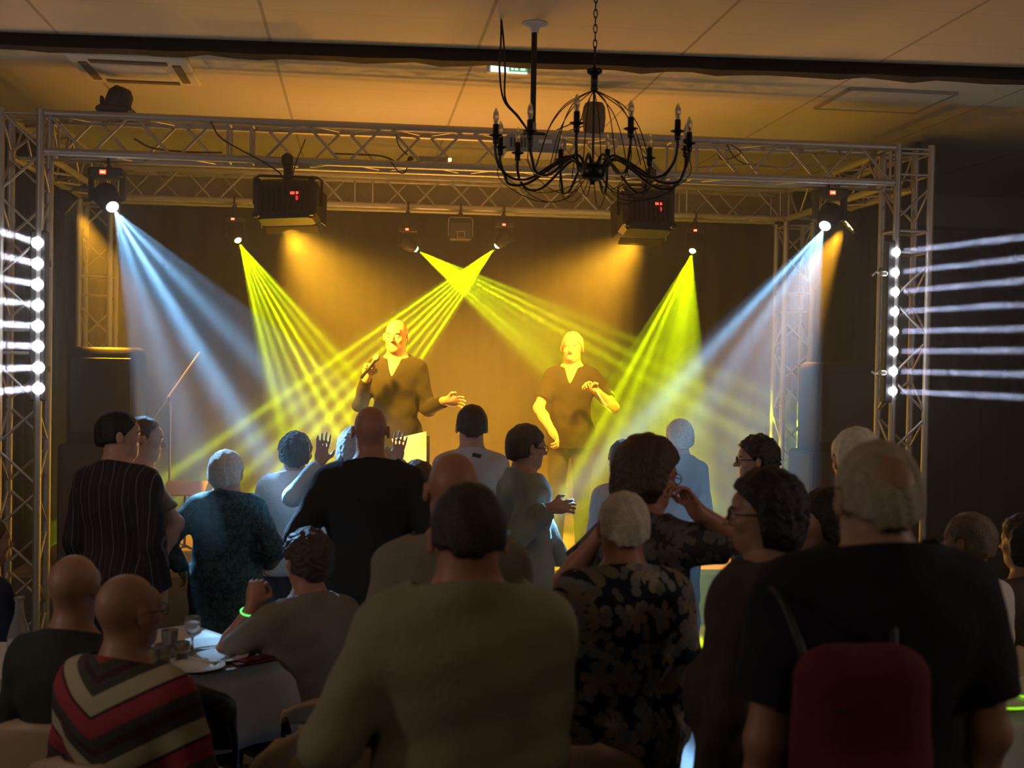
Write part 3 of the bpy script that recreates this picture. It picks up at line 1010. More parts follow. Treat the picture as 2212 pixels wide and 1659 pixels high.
class Vol:
    """a list of blended shapes: cap (tapered rod, optionally flattened) and ell (ellipsoid)"""
    def __init__(s):
        s.p = []

    def cap(s, a, b, ra, rb, k=.02, sub=False, flat=False):
        s.p.append(('c', Vector(a), Vector(b), ra, rb, flat, k, sub))
        return s

    def ell(s, c, r, k=.02, rot=None, sub=False):
        s.p.append(('e', Vector(c), r, None, None, rot, k, sub))
        return s

    def grown(s, g, keep=None):
        v = Vol()
        for q in s.p:
            if q[7]:
                continue
            if q[0] == 'c':
                v.p.append(('c', q[1], q[2], q[3] + g, q[4] + g, q[5], q[6], False))
            else:
                v.p.append(('e', q[1], tuple(x + g for x in q[2]), None, None, q[5], q[6], False))
        return v

    def bounds(s):
        lo, hi = np.full(3, 9.), np.full(3, -9.)
        for q in s.p:
            if q[7]:
                continue
            if q[0] == 'c':
                for c, r in ((q[1], q[3]), (q[2], q[4])):
                    lo = np.minimum(lo, np.array(c) - r)
                    hi = np.maximum(hi, np.array(c) + r)
            else:
                r = max(q[2]) if q[5] is not None else np.array(q[2])
                lo = np.minimum(lo, np.array(q[1]) - r)
                hi = np.maximum(hi, np.array(q[1]) + r)
        return lo, hi

    def mesh(s, name, material, h, parent=None, post=None, relax=1):
        h = h * QF
        lo, hi = s.bounds()
        lo, hi = lo - 3 * h - .015, hi + 3 * h + .015
        n = np.ceil((hi - lo) / h).astype(int) + 1
        ax = [(lo[i] + h * np.arange(n[i])).astype(F32) for i in range(3)]
        D = np.full(tuple(n), 0.2, F32)
        for q in s.p:
            k = q[6]
            pad = k + 4 * h + .01
            if q[0] == 'c':
                blo = np.minimum(np.array(q[1]) - q[3], np.array(q[2]) - q[4]) - pad
                bhi = np.maximum(np.array(q[1]) + q[3], np.array(q[2]) + q[4]) + pad
            else:
                r = max(q[2]) if q[5] is not None else np.array(q[2])
                blo, bhi = np.array(q[1]) - r - pad, np.array(q[1]) + r + pad
            i0 = np.clip(np.floor((blo - lo) / h).astype(int), 0, n)
            i1 = np.clip(np.ceil((bhi - lo) / h).astype(int) + 1, 0, n)
            if (i1 <= i0).any():
                continue
            sl = tuple(slice(i0[j], i1[j]) for j in range(3))
            P = (ax[0][sl[0]][:, None, None], ax[1][sl[1]][None, :, None], ax[2][sl[2]][None, None, :])
            if q[0] == 'c':
                d, t = _seg(P, q[1], q[2])
                d = d - (q[3] + (q[4] - q[3]) * t)
                if q[5]:
                    ab = (q[2] - q[1]).normalized()
                    d = np.maximum(d, (P[0] - F32(q[2].x)) * ab.x + (P[1] - F32(q[2].y)) * ab.y + (P[2] - F32(q[2].z)) * ab.z)
            else:
                X, Y, Z = (P[j] - F32(q[1][j]) for j in range(3))
                if q[5] is not None:
                    Rm = q[5]
                    X, Y, Z = (Rm[0][j] * X + Rm[1][j] * Y + Rm[2][j] * Z for j in range(3))
                r = q[2]
                k0 = np.sqrt((X / r[0]) ** 2 + (Y / r[1]) ** 2 + (Z / r[2]) ** 2)
                k1 = np.sqrt((X / r[0] ** 2) ** 2 + (Y / r[1] ** 2) ** 2 + (Z / r[2] ** 2) ** 2) + 1e-6
                d = k0 * (k0 - 1) / k1
            d = d.astype(F32)
            A = D[sl]
            if q[7]:
                d = -d
                w = np.maximum(k - np.abs(A - d), 0) / k
                D[sl] = np.maximum(A, d) + w * w * k * .25
            else:
                w = np.maximum(k - np.abs(A - d), 0) / k
                D[sl] = np.minimum(A, d) - w * w * k * .25
        G = (ax[0][:, None, None], ax[1][None, :, None], ax[2][None, None, :])
        if post is not None:
            D = post(D, G)
        D[0], D[-1], D[:, 0], D[:, -1], D[:, :, 0], D[:, :, -1] = .2, .2, .2, .2, .2, .2
        S = D < 0
        c = [S[i:n[0] - 1 + i, j:n[1] - 1 + j, l:n[2] - 1 + l] for i in (0, 1) for j in (0, 1) for l in (0, 1)]
        cnt = sum(x.astype(np.int8) for x in c)
        act = (cnt > 0) & (cnt < 8)
        idx = np.argwhere(act)
        m = len(idx)
        if m == 0:
            return None
        vid = np.full(act.shape, -1, np.int32)
        vid[act] = np.arange(m)
        corner = [(i, j, l) for i in (0, 1) for j in (0, 1) for l in (0, 1)]
        vals = np.stack([D[idx[:, 0] + i, idx[:, 1] + j, idx[:, 2] + l] for i, j, l in corner], 1)
        acc = np.zeros((m, 3))
        num = np.zeros(m)
        for e0 in range(8):
            for b in range(3):
                if corner[e0][b] == 0:
                    e1 = e0 + (4, 2, 1)[b]
                    v0, v1 = vals[:, e0], vals[:, e1]
                    x = (v0 < 0) != (v1 < 0)
                    t = np.where(x, v0 / np.where(x, v0 - v1, 1), 0)
                    pos = np.tile(np.array(corner[e0], float), (m, 1))
                    pos[:, b] += t
                    acc[x] += pos[x]
                    num[x] += 1
        V = lo + (idx + acc / num[:, None]) * h
        faces = []
        for b in range(3):
            o = [(1, 2), (2, 0), (0, 1)][b]
            s0 = [slice(None)] * 3
            s1 = [slice(None)] * 3
            s0[b], s1[b] = slice(0, -1), slice(1, None)
            for q_ in o:
                s0[q_], s1[q_] = slice(1, -1), slice(1, -1)
            x = S[tuple(s0)] != S[tuple(s1)]
            ins = S[tuple(s0)][x]
            ii = np.argwhere(x)
            for q_ in o:
                ii[:, q_] += 1

            def g(da, db):
                jj = ii.copy()
                jj[:, o[0]] -= da
                jj[:, o[1]] -= db
                return vid[jj[:, 0], jj[:, 1], jj[:, 2]]
            f = np.stack([g(1, 1), g(0, 1), g(0, 0), g(1, 0)], 1)
            f[~ins] = f[~ins][:, ::-1]
            faces.append(f)
        Fq = np.concatenate(faces)
        for _ in range(relax):
            A = np.zeros_like(V)
            nn = np.zeros(m)
            for a in range(4):
                for b in (1, 3):
                    np.add.at(A, Fq[:, a], V[Fq[:, (a + b) % 4]])
                    np.add.at(nn, Fq[:, a], 1)
            V = V * .5 + .5 * A / nn[:, None]
        me = bpy.data.meshes.new(name)
        me.vertices.add(m)
        me.vertices.foreach_set('co', V.astype(F32).ravel())
        nf = len(Fq)
        me.loops.add(nf * 4)
        me.loops.foreach_set('vertex_index', Fq.astype(np.int32).ravel())
        me.polygons.add(nf)
        me.polygons.foreach_set('loop_start', np.arange(0, nf * 4, 4, dtype=np.int32))
        me.polygons.foreach_set('loop_total', np.full(nf, 4, np.int32))
        me.polygons.foreach_set('use_smooth', np.ones(nf, bool))
        me.materials.append(material)
        me.update(calc_edges=True)
        ob = bpy.data.objects.new(name, me)
        COL.objects.link(ob)
        if parent is not None:
            ob.parent = parent
        return ob


def hand(v, w, d, side, curl=.5, open_=1.0, sz=1.0, spread=.0):
    """w wrist, d direction of the hand, side: the thumb's direction"""
    d = Vector(d).normalized()
    s = Vector(side)
    s = (s - d * s.dot(d)).normalized()
    n = d.cross(s)                  # back-of-hand normal is +-n
    if n.z < 0:
        n = -n
    rot = Matrix((s, d, n)).transposed()
    v.ell(w + d * .048 * sz, (.040 * sz, .052 * sz, .017 * sz), .015, rot)
    v.cap(w - d * .02, w + d * .03 * sz, .026 * sz, .024 * sz, .02)
    for i, ln in enumerate((.80, .92, 1.0, .88)):
        off = (-.029 + .0195 * i) * sz
        p = w + d * (.083 + .006 * (1 - abs(i - 2) / 2)) * sz + s * off
        a = 0.25 * curl + .12 * i * curl * .3
        dirv = (d + s * (spread * (i - 1.5))).normalized()
        r0 = .0088 * sz
        for seg, L in enumerate((.040, .026, .020)):
            a += curl * (1.15 if seg else .75)
            dd = (dirv * math.cos(a) - n * math.sin(a)).normalized()
            q = p + dd * L * ln * sz
            v.cap(p, q, r0, r0 * .92, .004)
            p = q
            r0 *= .92
    p = w + d * .022 * sz + s * .026 * sz
    a = s * .75 + d * .65 - n * .3 * curl
    q = p + a.normalized() * .042 * sz
    v.cap(p, q, .0125 * sz, .0105 * sz, .01)
    b = (s * (.35 - .5 * curl) + d * .9 - n * .5 * curl).normalized()
    v.cap(q, q + b * .030 * sz, .0105 * sz, .008 * sz, .006)


def hair_post(kind, hc, hr, hs):
    """cuts and roughens the hair volume. hc head centre, hr head rotation"""
    def f(D, G):
        X, Y, Z = (G[j] - F32(hc[j]) for j in range(3))
        x = (hr[0][0] * X + hr[1][0] * Y + hr[2][0] * Z) / hs
        y = (hr[0][1] * X + hr[1][1] * Y + hr[2][1] * Z) / hs
        z = (hr[0][2] * X + hr[1][2] * Y + hr[2][2] * Z) / hs
        if kind in ('curly', 'bob', 'bigcurly'):
            A = .0045 if kind == 'curly' else .0028
            D = D + A * np.sin(95 * x + 3 * np.sin(60 * z)) * np.sin(88 * z + 2.5 * np.sin(70 * y)) + A * .8 * np.sin(83 * y + 2 * np.sin(64 * x))
        else:
            D = D + .0012 * np.sin(150 * x + 40 * z) + .0012 * np.sin(120 * y + 30 * x)
        yl = np.interp(np.clip(z, -.2, .2), [-.2, -.09, -.04, .0, .05, .085, .2], [-.06, -.055, -.018, .012, .060, .105, .12]).astype(F32)
        if kind == 'receding':
            yl = yl - .035 * (z > .0) * np.clip((z - .0) / .05, 0, 1)
        if kind in ('bob', 'bigcurly'):
            yl = np.interp(np.clip(z, -.2, .2), [-.2, -.06, .02, .05, .085, .2], [-.012, .0, .018, .045, .098, .12]).astype(F32)
        D = np.maximum(D, (y - yl) * hs)
        zmin = {'bob': -.115, 'bigcurly': -.11, 'curly': -.075, 'full': -.068}.get(kind, -.048)
        zmin = zmin + 5.0 * x * x + .004 * np.sin(120 * x + 2) + .003 * np.sin(230 * x)
        if kind not in ('bob', 'bigcurly'):
            for q in (-1, 1):
                D = np.maximum(D, (1 - np.sqrt(((x - q * .088) / .026) ** 2 + ((y + .006) / .024) ** 2 + ((z + .006) / .036) ** 2)) * .024 * hs)
        D = np.maximum(D, (zmin - z) * hs)
        if kind == 'crown':
            D = D + .024 * hs * np.exp(-(x ** 2 + (y + .075) ** 2 + ((z - .060) * .9) ** 2) / .0028)
        if kind == 'fringe':
            D = np.maximum(D, (z - .022 + .25 * np.maximum(y, 0)) * hs)
        return D
    return f


SKIN = {}


def skin_mat(tone):
    if tone not in SKIN:
        SKIN[tone] = mat('skin', {'light': (.52, .30, .21), 'ruddy': (.42, .19, .12), 'tan': (.36, .20, .13), 'dark': (.2, .11, .07)}[tone], .5, var=.12, vscale=14, bump=.05, bscale=120)
    return SKIN[tone]


def person(name_px, Y, label, facing=0.0, pose='stand', base=0.0, w=1.0, belly=0.0, head_yaw=0.0, head_pitch=0.0, hair=('short', (.02, .015, .01)),
           top=None, sleeve='long', bottom=None, tone='light', arms=None, hscale=1.0, hem=.84, dress=False, glasses=False, h=.0065, lean=(0, 0), group=None,
           collar=.052, detail=False, loose=0.0, vneck=0.0, trim=None, neck=0.0):
    px, py = name_px
    T = at(px, py, Y)
    z_head = T.z - base
    s = (z_head + neck) / 1.75 if pose == 'stand' else .98
    root = thing('person', (T.x, T.y, base), label, 'person', group)
    root.rotation_euler = (0, 0, facing)
    inv = Matrix.Rotation(-facing, 3, 'Z')

    def W(p):
        """world pixel target (px, py, Y) or local point"""
        if len(p) == 4:
            return Vector(p[:3]) * s + Vector((0, 0, dz))
        q = at(*p)
        return inv @ (q - Vector((T.x, T.y, base)))
    dz = 0.0
    if pose != 'stand':
        dz = z_head + neck - 1.75 * s
    lx, ly = lean

    def J(x, y, z):
        t = max(0, z - .95) / .8
        return Vector((x * s * (w if abs(x) > .05 and z > .9 else 1) + lx * (t - 1), y * s + ly * (t - 1), z * s + dz))
    hs = (.5 + .5 * s) * hscale * .97
    sk = skin_mat(tone)
    sh = {}
    for q, k in ((-1, 'L'), (1, 'R')):
        sh[k] = J(q * .158, -.01, 1.405)
    A = {'L': dict(e=J(-.205, -.035, 1.12), w=J(-.21, .05, .88), d=None, curl=.45), 'R': dict(e=J(.205, -.035, 1.12), w=J(.21, .05, .88), d=None, curl=.45)}
    if pose == 'sit':
        A['L'].update(e=J(-.23, .03, 1.14), w=J(-.14, .24, 1.02))
        A['R'].update(e=J(.23, .03, 1.14), w=J(.14, .24, 1.02))
    for k, v_ in (arms or {}).items():
        for kk, vv in v_.items():
            A[k][kk] = W(vv) if kk in ('e', 'w') else vv
    # keep believable bone lengths
    for k in A:
        L1, L2 = .285 * s, .255 * s
        e = A[k]['e'] - sh[k]
        if e.length > L1 * 1.12 or e.length < L1 * .85:
            A[k]['e'] = sh[k] + e.normalized() * L1
        e = A[k]['w'] - A[k]['e']
        if e.length > L2 * 1.12 or e.length < L2 * .85:
            A[k]['w'] = A[k]['e'] + e.normalized() * L2
    # ---- torso volumes
    tv = Vol()
    ww = w
    tv.ell(J(0, .0, .94), (.165 * ww * s, .118 * s, .115 * s), .05)
    tv.ell(J(0, .015 + belly * .04, 1.09), (.148 * (ww + belly * .25) * s, (.105 + belly * .05) * s, .14 * s), .06)
    tv.ell(J(0, .0, 1.29), (.165 * ww * s, .115 * s, .17 * s), .06)
    tv.ell(J(0, -.03, 1.37), (.15 * ww * s, .085 * s, .09 * s), .06)
    tv.cap(J(-.12, -.01, 1.40), J(.12, -.01, 1.40), .056 * s, .056 * s, .06)
    tv.cap(J(-.10, -.015, 1.42), J(0, -.018, 1.50), .036 * s, .05 * s, .06)
    tv.cap(J(.10, -.015, 1.42), J(0, -.018, 1.50), .036 * s, .05 * s, .06)
    hip = {'L': J(-.092, 0, .92), 'R': J(.092, 0, .92)}
    if pose == 'stand':
        kn = {'L': J(-.10, .015, .50), 'R': J(.105, .0, .50)}
        an = {'L': J(-.105, -.02, .085), 'R': J(.11, -.02, .085)}
        ft = Vector((0, 1, 0))
    else:
        kn = {'L': Vector((-.13, .42 * s, hip['L'].z + .01)), 'R': Vector((.13, .42 * s, hip['R'].z + .01))}
        an = {'L': Vector((-.14, .38 * s, .085)), 'R': Vector((.14, .40 * s, .085))}
        ft = Vector((0, 1, 0))
    legs = Vol()
    for k in ('L', 'R'):
        legs.cap(hip[k], kn[k], .082 * s, .054 * s, .04)
        legs.cap(kn[k], kn[k].lerp(an[k], .4), .052 * s, .053 * s, .03)
        legs.cap(kn[k].lerp(an[k], .4), an[k], .053 * s, .034 * s, .03)
    armv = {}
    for k in ('L', 'R'):
        e, wr = A[k]['e'], A[k]['w']
        armv[k] = Vol().cap(sh[k], e, .052 * s, .040 * s, .035)
    fore = {}
    for k in ('L', 'R'):
        e, wr = A[k]['e'], A[k]['w']
        fore[k] = Vol().cap(e, e.lerp(wr, .35), .041 * s, .041 * s, .02).cap(e.lerp(wr, .35), wr, .040 * s, .026 * s, .02)
    # ---- head
    hc = J(0, .005, 1.75) - Vector((0, 0, .118 * hs + neck))
    hr = Matrix.Rotation(head_yaw, 3, 'Z') @ Matrix.Rotation(head_pitch, 3, 'X')
    neck0 = J(0, -.02, 1.47)

    def Hp(x, y, z):
        return hc + hr @ (Vector((x, y, z)) * hs)
    hv = Vol()

    def E(c, r, k=.02, sub=False, rot=None):
        hv.ell(Hp(*c), tuple(q * hs for q in r), k, hr @ rot if rot is not None else hr, sub)
    E((0, -.014, .028), (.075, .094, .090))
    E((0, .028, -.030), (.060, .062, .082), .03)
    E((0, .058, -.086), (.030, .026, .024), .03)
    for q in (-1, 1):
        E((q * .040, .010, -.066), (.020, .036, .030), .03)
        E((q * .040, .062, -.020), (.020, .018, .018), .02)
    E((0, .072, .035), (.048, .022, .030), .02)
    hv.cap(Hp(-.034, .080, .020), Hp(.034, .080, .020), .0085 * hs, .0085 * hs, .012)
    for q in (-1, 1):
        E((q * .031, .094, .002), (.017, .014, .011), .010, True)
        E((q * .031, .076, .001), (.0135, .0125, .0125), .003)
    hv.cap(Hp(0, .086, .008), Hp(0, .113, -.026), .0075 * hs, .0115 * hs, .012)
    for q in (-1, 1):
        E((q * .012, .098, -.029), (.0085, .010, .0075), .006)
    hv.cap(Hp(-.019, .081, -.048), Hp(.019, .081, -.048), .007 * hs, .007 * hs, .008)
    hv.cap(Hp(-.015, .081, -.059), Hp(.015, .081, -.059), .0075 * hs, .0075 * hs, .008)
    E((0, .096, -.053), (.022, .012, .0028), .004, True)
    for q in (-1, 1):
        ro = Matrix.Rotation(-q * .35, 3, 'Z')
        E((q * .084, -.008, -.002), (.0090, .019, .032), .008, False, ro)
        E((q * .094, -.004, .002), (.006, .009, .017), .006, True, ro)
    hv.cap(neck0, Hp(0, -.022, -.055), .060 * s, .052 * hs, .03)
    body = Vol()
    body.p = tv.p + legs.p + armv['L'].p + armv['R'].p + fore['L'].p + fore['R'].p + hv.p
    for k in ('L', 'R'):
        d = A[k]['d']
        d = (inv @ Vector(d)) if d is not None else (A[k]['w'] - A[k]['e'])
        side = A[k].get('side')
        side = (inv @ Vector(side)) if side is not None else Vector((.2 if k == 'L' else -.2, 1, .15))
        hand(body, A[k]['w'], d, side, A[k].get('curl', .45), sz=s * 1.02, spread=A[k].get('spread', .06))
    for k in ('L', 'R'):
        body.cap(an[k], an[k] + Vector((0, .12 * s, -.045)), .036 * s, .028 * s, .03)
    bo = body.mesh('body', sk, h, root)
    # ---- trousers or skirt
    if bottom is not None:
        bm_ = Vol()
        bm_.p = [q for q in tv.p[:2]] + legs.p
        bm_ = bm_.grown(.014 + loose * .3)
        if not dress:
            for k in ('L', 'R'):
                bm_.cap(kn[k].lerp(an[k], .3), an[k] + Vector((0, 0, .01)), .062 * s, .056 * s, .03)
        zc_ = 1.01 * s + dz

        def pb(D, G, zc_=zc_):
            D = np.maximum(D, G[2] - F32(zc_))
            D = D + .0022 * np.sin(34 * G[2] + 9 * G[0]) * np.sin(21 * G[1] + 8 * G[0])
            return np.maximum(D, F32(.075) - G[2])
        bm_.mesh('trousers', bottom, h * 1.5, root, pb)
    # ---- shoes
    for k in ('L', 'R'):
        sv = Vol().cap(Vector((an[k].x, an[k].y - .035, .045)), Vector((an[k].x, an[k].y + .14 * s, .036)), .040, .034, .03)
        sv.cap(Vector((an[k].x, an[k].y, .05)), Vector((an[k].x, an[k].y, .09)), .040, .040, .03)
        sv.mesh('shoe', M['shoe'], .010, root, lambda D, G: np.maximum(D, -G[2] + F32(.003)))
    # ---- shirt
    cv = Vol()
    cv.p = list(tv.p)
    cv = cv.grown(.013 + loose)
    gr = .013 + loose * .7
    for k in ('L', 'R'):
        e, wr = A[k]['e'], A[k]['w']
        if sleeve == 'short':
            cv.cap(sh[k], sh[k].lerp(e, .74), .056 * s + gr, .054 * s + gr, .035, flat=True)
        elif sleeve == 'long':
            cv.cap(sh[k], e, .052 * s + gr, .042 * s + gr, .035)
            cv.cap(e, e.lerp(wr, .94), .043 * s + gr, .031 * s + gr, .02, flat=True)
    if dress:
        for q in (-1, 1):
            cv.cap(J(q * .06, 0, .95), J(q * .10, 0, .45), .13 * s, .16 * s, .08)
    elif pose == 'stand':
        cv.cap(J(-.07, 0, .95), J(-.07, 0, .80), (.122 + loose) * s, (.128 + loose) * s, .05)
        cv.cap(J(.07, 0, .95), J(.07, 0, .80), (.122 + loose) * s, (.128 + loose) * s, .05)
    zh_ = (hem if not dress else .42) * s + dz if pose == 'stand' else .86 * s + dz

    def ps(D, G):
        X, Y_, Z = G
        D = D + .0028 * np.sin(26 * Z + 14 * X + 6 * np.sin(9 * Y_)) * np.sin(17 * X + 11 * Z) + .0015 * np.sin(55 * Z - 20 * X)
        D = np.maximum(D, F32(zh_) - Z)
        if collar > 0:
            dn, _ = _seg(G, neck0, hc)
            D = np.where(dn < .12, np.maximum(D, (Z - F32(neck0.z + .030 * s)) + .35 * (Y_ - F32(neck0.y))), D)
        if vneck:
            c = J(0, .10, 1.44)
            q_ = np.sqrt(((X - F32(c.x)) / (vneck * s)) ** 2 + ((Y_ - F32(c.y)) / (.09 * s)) ** 2)
            cone = (q_ * vneck * s - (Z - F32(c.z) + .10 * s) * .42)
            D = np.where(Y_ > F32(c.y - .09 * s), np.maximum(D, -np.maximum(cone, F32(c.z - .10 * s) - Z)), D)
        return D.astype(F32)
    if collar > 0:
        cv.cap(neck0 + Vector((0, -.005, .0)), neck0.lerp(hc, .30), .066 * s + .004, .064 * s + .004, .02)
    so = cv.mesh('shirt' if not dress else 'dress', top, h * 1.25, root, ps)
    if trim:
        trim(root, so, J, s, dz)
    # ---- hair
    kind, hcol = hair
    if kind != 'bald':
        gv = Vol()
        g_ = {'short': .013, 'fringe': .007, 'curly': .026, 'bob': .028, 'bigcurly': .036, 'full': .020, 'receding': .009, 'crown': .014}[kind]

        def EH(c, r, k=.02):
            gv.ell(Hp(*c), tuple((q + g_) * hs for q in r), k, hr)
        EH((0, -.014, .028), (.075, .094, .090))
        if kind in ('bob', 'curly', 'bigcurly', 'full', 'short', 'fringe', 'receding', 'crown'):
            EH((0, -.035, -.03), (.062, .060, .055), .03)
        if kind in ('bob', 'bigcurly'):
            for q in (-1, 1):
                EH((q * .055, -.015, -.055), (.022, .045, .050), .03)
            EH((0, -.05, -.06), (.055, .035, .045), .03)
        ho = gv.mesh('hair', hair_mat(hcol), h * .9, root, hair_post(kind, hc, hr, hs))
    # eyebrows and eyes for faces that show
    if detail:
        for q in (-1, 1):
            MB().ell((0, 0, 0), (.0112 * hs,) * 3).build('eye', M['eye'], root).location = Hp(q * .031, .0795, .001)
            MB().ell((0, 0, 0), (.0058 * hs,) * 3, n=10, m=6).build('pupil', M['black'], root).location = Hp(q * .031, .0860, .000)
            MB().tube([Hp(q * .018, .092, .020), Hp(q * .034, .092, .025), Hp(q * .048, .080, .021)], [.003, .0042, .002], 6).build('eyebrow', hair_mat(hcol), root).location = (0, 0, 0)
    for o in root.children:
        o.matrix_parent_inverse = Matrix.Identity(4)
    if glasses:
        g = MB()
        for q in (-1, 1):
            ring = [Hp(q * .032 + .023 * math.cos(a), .102, .002 + .018 * math.sin(a)) for a in [2 * PI * i / 16 for i in range(16)]]
            g.tube(ring, .0018, 5, closed=True)
            g.tube([Hp(q * .055, .102, .006), Hp(q * .078, .07, .008), Hp(q * .084, -.002, .010)], .0018, 5)
        g.tube([Hp(-.010, .102, .004), Hp(.010, .102, .004)], .0018, 5)
        go = g.build('glasses', M['blackmetal'], root)
        go.matrix_parent_inverse = Matrix.Identity(4)
    PW = {k: root.matrix_basis @ A[k]['w'] for k in A}
    info = dict(root=root, A=A, J=J, s=s, dz=dz, Hp=Hp, W=W, toworld=lambda v: Matrix.Translation((T.x, T.y, base)) @ Matrix.Rotation(facing, 4, 'Z') @ Vector(v))
    return info


HAIRM = {}


def hair_mat(c):
    if c not in HAIRM:
        HAIRM[c] = mat('hair', c, .55, var=.45, vscale=55, bump=.5, bscale=160)
    return HAIRM[c]


M['shoe'] = mat('dark_shoe_leather', (.02, .018, .016), .5)
M['eye'] = mat('eye_white', (.7, .68, .64), .2)


def cloth(name, col, **k):
    k.setdefault('rough', .9)
    k.setdefault('bump', .25)
    k.setdefault('bscale', 60)
    k.setdefault('var', .15)
    return mat(name, col, **k)


def striped(name, cols, widths, axis=(1, 0, 0), period=.05, chevron=0.0, wob=0.0):
    """woven stripes along an object-space axis"""
    m = mat(name, cols[0], .9)
    t = NT(m)
    tc = t.n('ShaderNodeTexCoord')
    sp_ = t.n('ShaderNodeSeparateXYZ')
    t.l(tc.outputs['Object'], sp_.inputs[0])
    v = t.m('ADD', t.m('MULTIPLY', sp_.outputs[0], axis[0]), t.m('ADD', t.m('MULTIPLY', sp_.outputs[1], axis[1]), t.m('MULTIPLY', sp_.outputs[2], axis[2])))
    if chevron:
        v = t.m('ADD', v, t.m('MULTIPLY', t.m('ABSOLUTE', sp_.outputs[0]), -chevron))
    f = t.m('FRACT', t.m('DIVIDE', t.m('ADD', v, 10.0), period))
    ramp = t.n('ShaderNodeValToRGB')
    ramp.color_ramp.interpolation = 'CONSTANT'
    el = ramp.color_ramp.elements
    tot = sum(widths)
    acc = 0
    for i, (c, w_) in enumerate(zip(cols, widths)):
        if i < 2:
            e = el[i]
            e.position = acc / tot
        else:
            e = el.new(acc / tot)
        e.color = (*c, 1)
        acc += w_
    t.l(f, ramp.inputs[0])
    t.l(ramp.outputs[0], t.b.inputs['Base Color'])
    return m


def floral(name, ground, petal, scale=9.0, cover=.42, second=None):
    m = mat(name, ground, .85)
    t = NT(m)
    tc = t.n('ShaderNodeTexCoord')
    sp_ = t.n('ShaderNodeSeparateXYZ')
    t.l(tc.outputs['Object'], sp_.inputs[0])
    out = None
    for sc_, n_, cv_, col, rot_ in ((scale, 5, cover, petal, 0.0), (scale * 1.7, 2, cover * .8, second or petal, 7.3)):
        cb = t.n('ShaderNodeCombineXYZ')
        t.l(t.m('ADD', t.m('MULTIPLY', t.m('ADD', sp_.outputs[0], t.m('MULTIPLY', sp_.outputs[1], .6)), sc_), rot_), cb.inputs[0])
        t.l(t.m('MULTIPLY', sp_.outputs[2], sc_ * .85), cb.inputs[1])
        vo_ = t.n('ShaderNodeTexVoronoi')
        vo_.voronoi_dimensions = '2D'
        vo_.inputs['Scale'].default_value = 1.0
        vo_.inputs['Randomness'].default_value = .75
        t.l(cb.outputs[0], vo_.inputs['Vector'])
        sub_ = t.n('ShaderNodeVectorMath', operation='SUBTRACT')
        t.l(cb.outputs[0], sub_.inputs[0])
        t.l(vo_.outputs['Position'], sub_.inputs[1])
        s2 = t.n('ShaderNodeSeparateXYZ')
        t.l(sub_.outputs[0], s2.inputs[0])
        s3 = t.n('ShaderNodeSeparateColor')
        t.l(vo_.outputs['Color'], s3.inputs[0])
        an_ = t.m('ADD', t.m('ARCTAN2', s2.outputs[1], s2.outputs[0]), t.m('MULTIPLY', s3.outputs[0], 6.0))
        lobe = t.m('POWER', t.m('ABSOLUTE', t.m('COSINE', t.m('MULTIPLY', an_, n_ / 2.0))), .6)
        rad = t.m('MULTIPLY', t.m('ADD', t.m('MULTIPLY', lobe, .75), .2), t.m('ADD', t.m('MULTIPLY', s3.outputs[1], .25), cv_))
        msk = t.m('LESS_THAN', vo_.outputs['Distance'], rad)
        vein = t.m('LESS_THAN', lobe, .30)
        shade = t.mix(s3.outputs[2], tuple(c * .65 for c in col), col)
        out = t.mix(msk, out if out is not None else ground, shade)
    t.l(out, t.b.inputs['Base Color'])
    return m


# ------------------------------------------------------------------ people
C_ = cloth
dark_tr = C_('dark_trousers', (.02, .022, .03))
navy_tr = C_('navy_trousers', (.02, .03, .07))
pale_tr = C_('pale_trousers', (.42, .45, .42))
beige_tr = C_('beige_trousers', (.25, .2, .14))
BLK, DBR, BRN, GRY, WHT = (.012, .010, .009), (.035, .022, .014), (.10, .055, .03), (.32, .30, .28), (.80, .78, .74)
HN = .0055

# the two singers
s1 = person((857, 691), 9.0, 'bald person in a black open-necked shirt singing into a hand microphone', facing=PI - .3, base=STAGE_Z, hair=('bald', DBR), top=mat('black_shirt', (.006, .0055, .005), .95),
            bottom=dark_tr, tone='light', detail=True, vneck=.045, head_yaw=0.0, h=.0055, w=1.02, hscale=1.08,
            arms={'R': dict(e=(772, 885, 8.95), w=(792, 815, 8.80), curl=1.25, d=(.15, -.2, 1), side=(1, .3, 0)),
                  'L': dict(e=(930, 905, 8.95), w=(962, 866, 8.75), curl=.35, d=(1, -.35, .0), side=(0, -.3, 1), spread=.12)})
s2 = person((1237, 719), 9.6, 'grey-haired person in a black open-necked shirt with both forearms raised on stage', facing=PI - .3, base=STAGE_Z, hair=('short', GRY), top=mat('black_shirt', (.006, .0055, .005), .95),
            bottom=dark_tr, tone='light', detail=True, vneck=.04, sleeve='short', h=.0055, hscale=1.05,
            arms={'R': dict(e=(1153, 905, 9.55), w=(1195, 935, 9.38), curl=.6),
                  'L': dict(e=(1326, 880, 9.4), w=(1288, 845, 9.28), curl=.7, d=(-1, -.3, .75), side=(0, -.6, .8))})
Hp = s2['Hp']
hs2 = s2['s']
gm = hair_mat(GRY)
for pts, r in (([Hp(-.022, .092, -.041), Hp(0, .100, -.039), Hp(.022, .092, -.041)], .0045), ([Hp(-.016, .086, -.078), Hp(0, .088, -.092), Hp(.016, .086, -.078)], .009)):
    o = MB().tube(pts, r, 6).build('moustache' if r < .005 else 'goatee', gm, s2['root'])
    o.matrix_parent_inverse = Matrix.Identity(4)
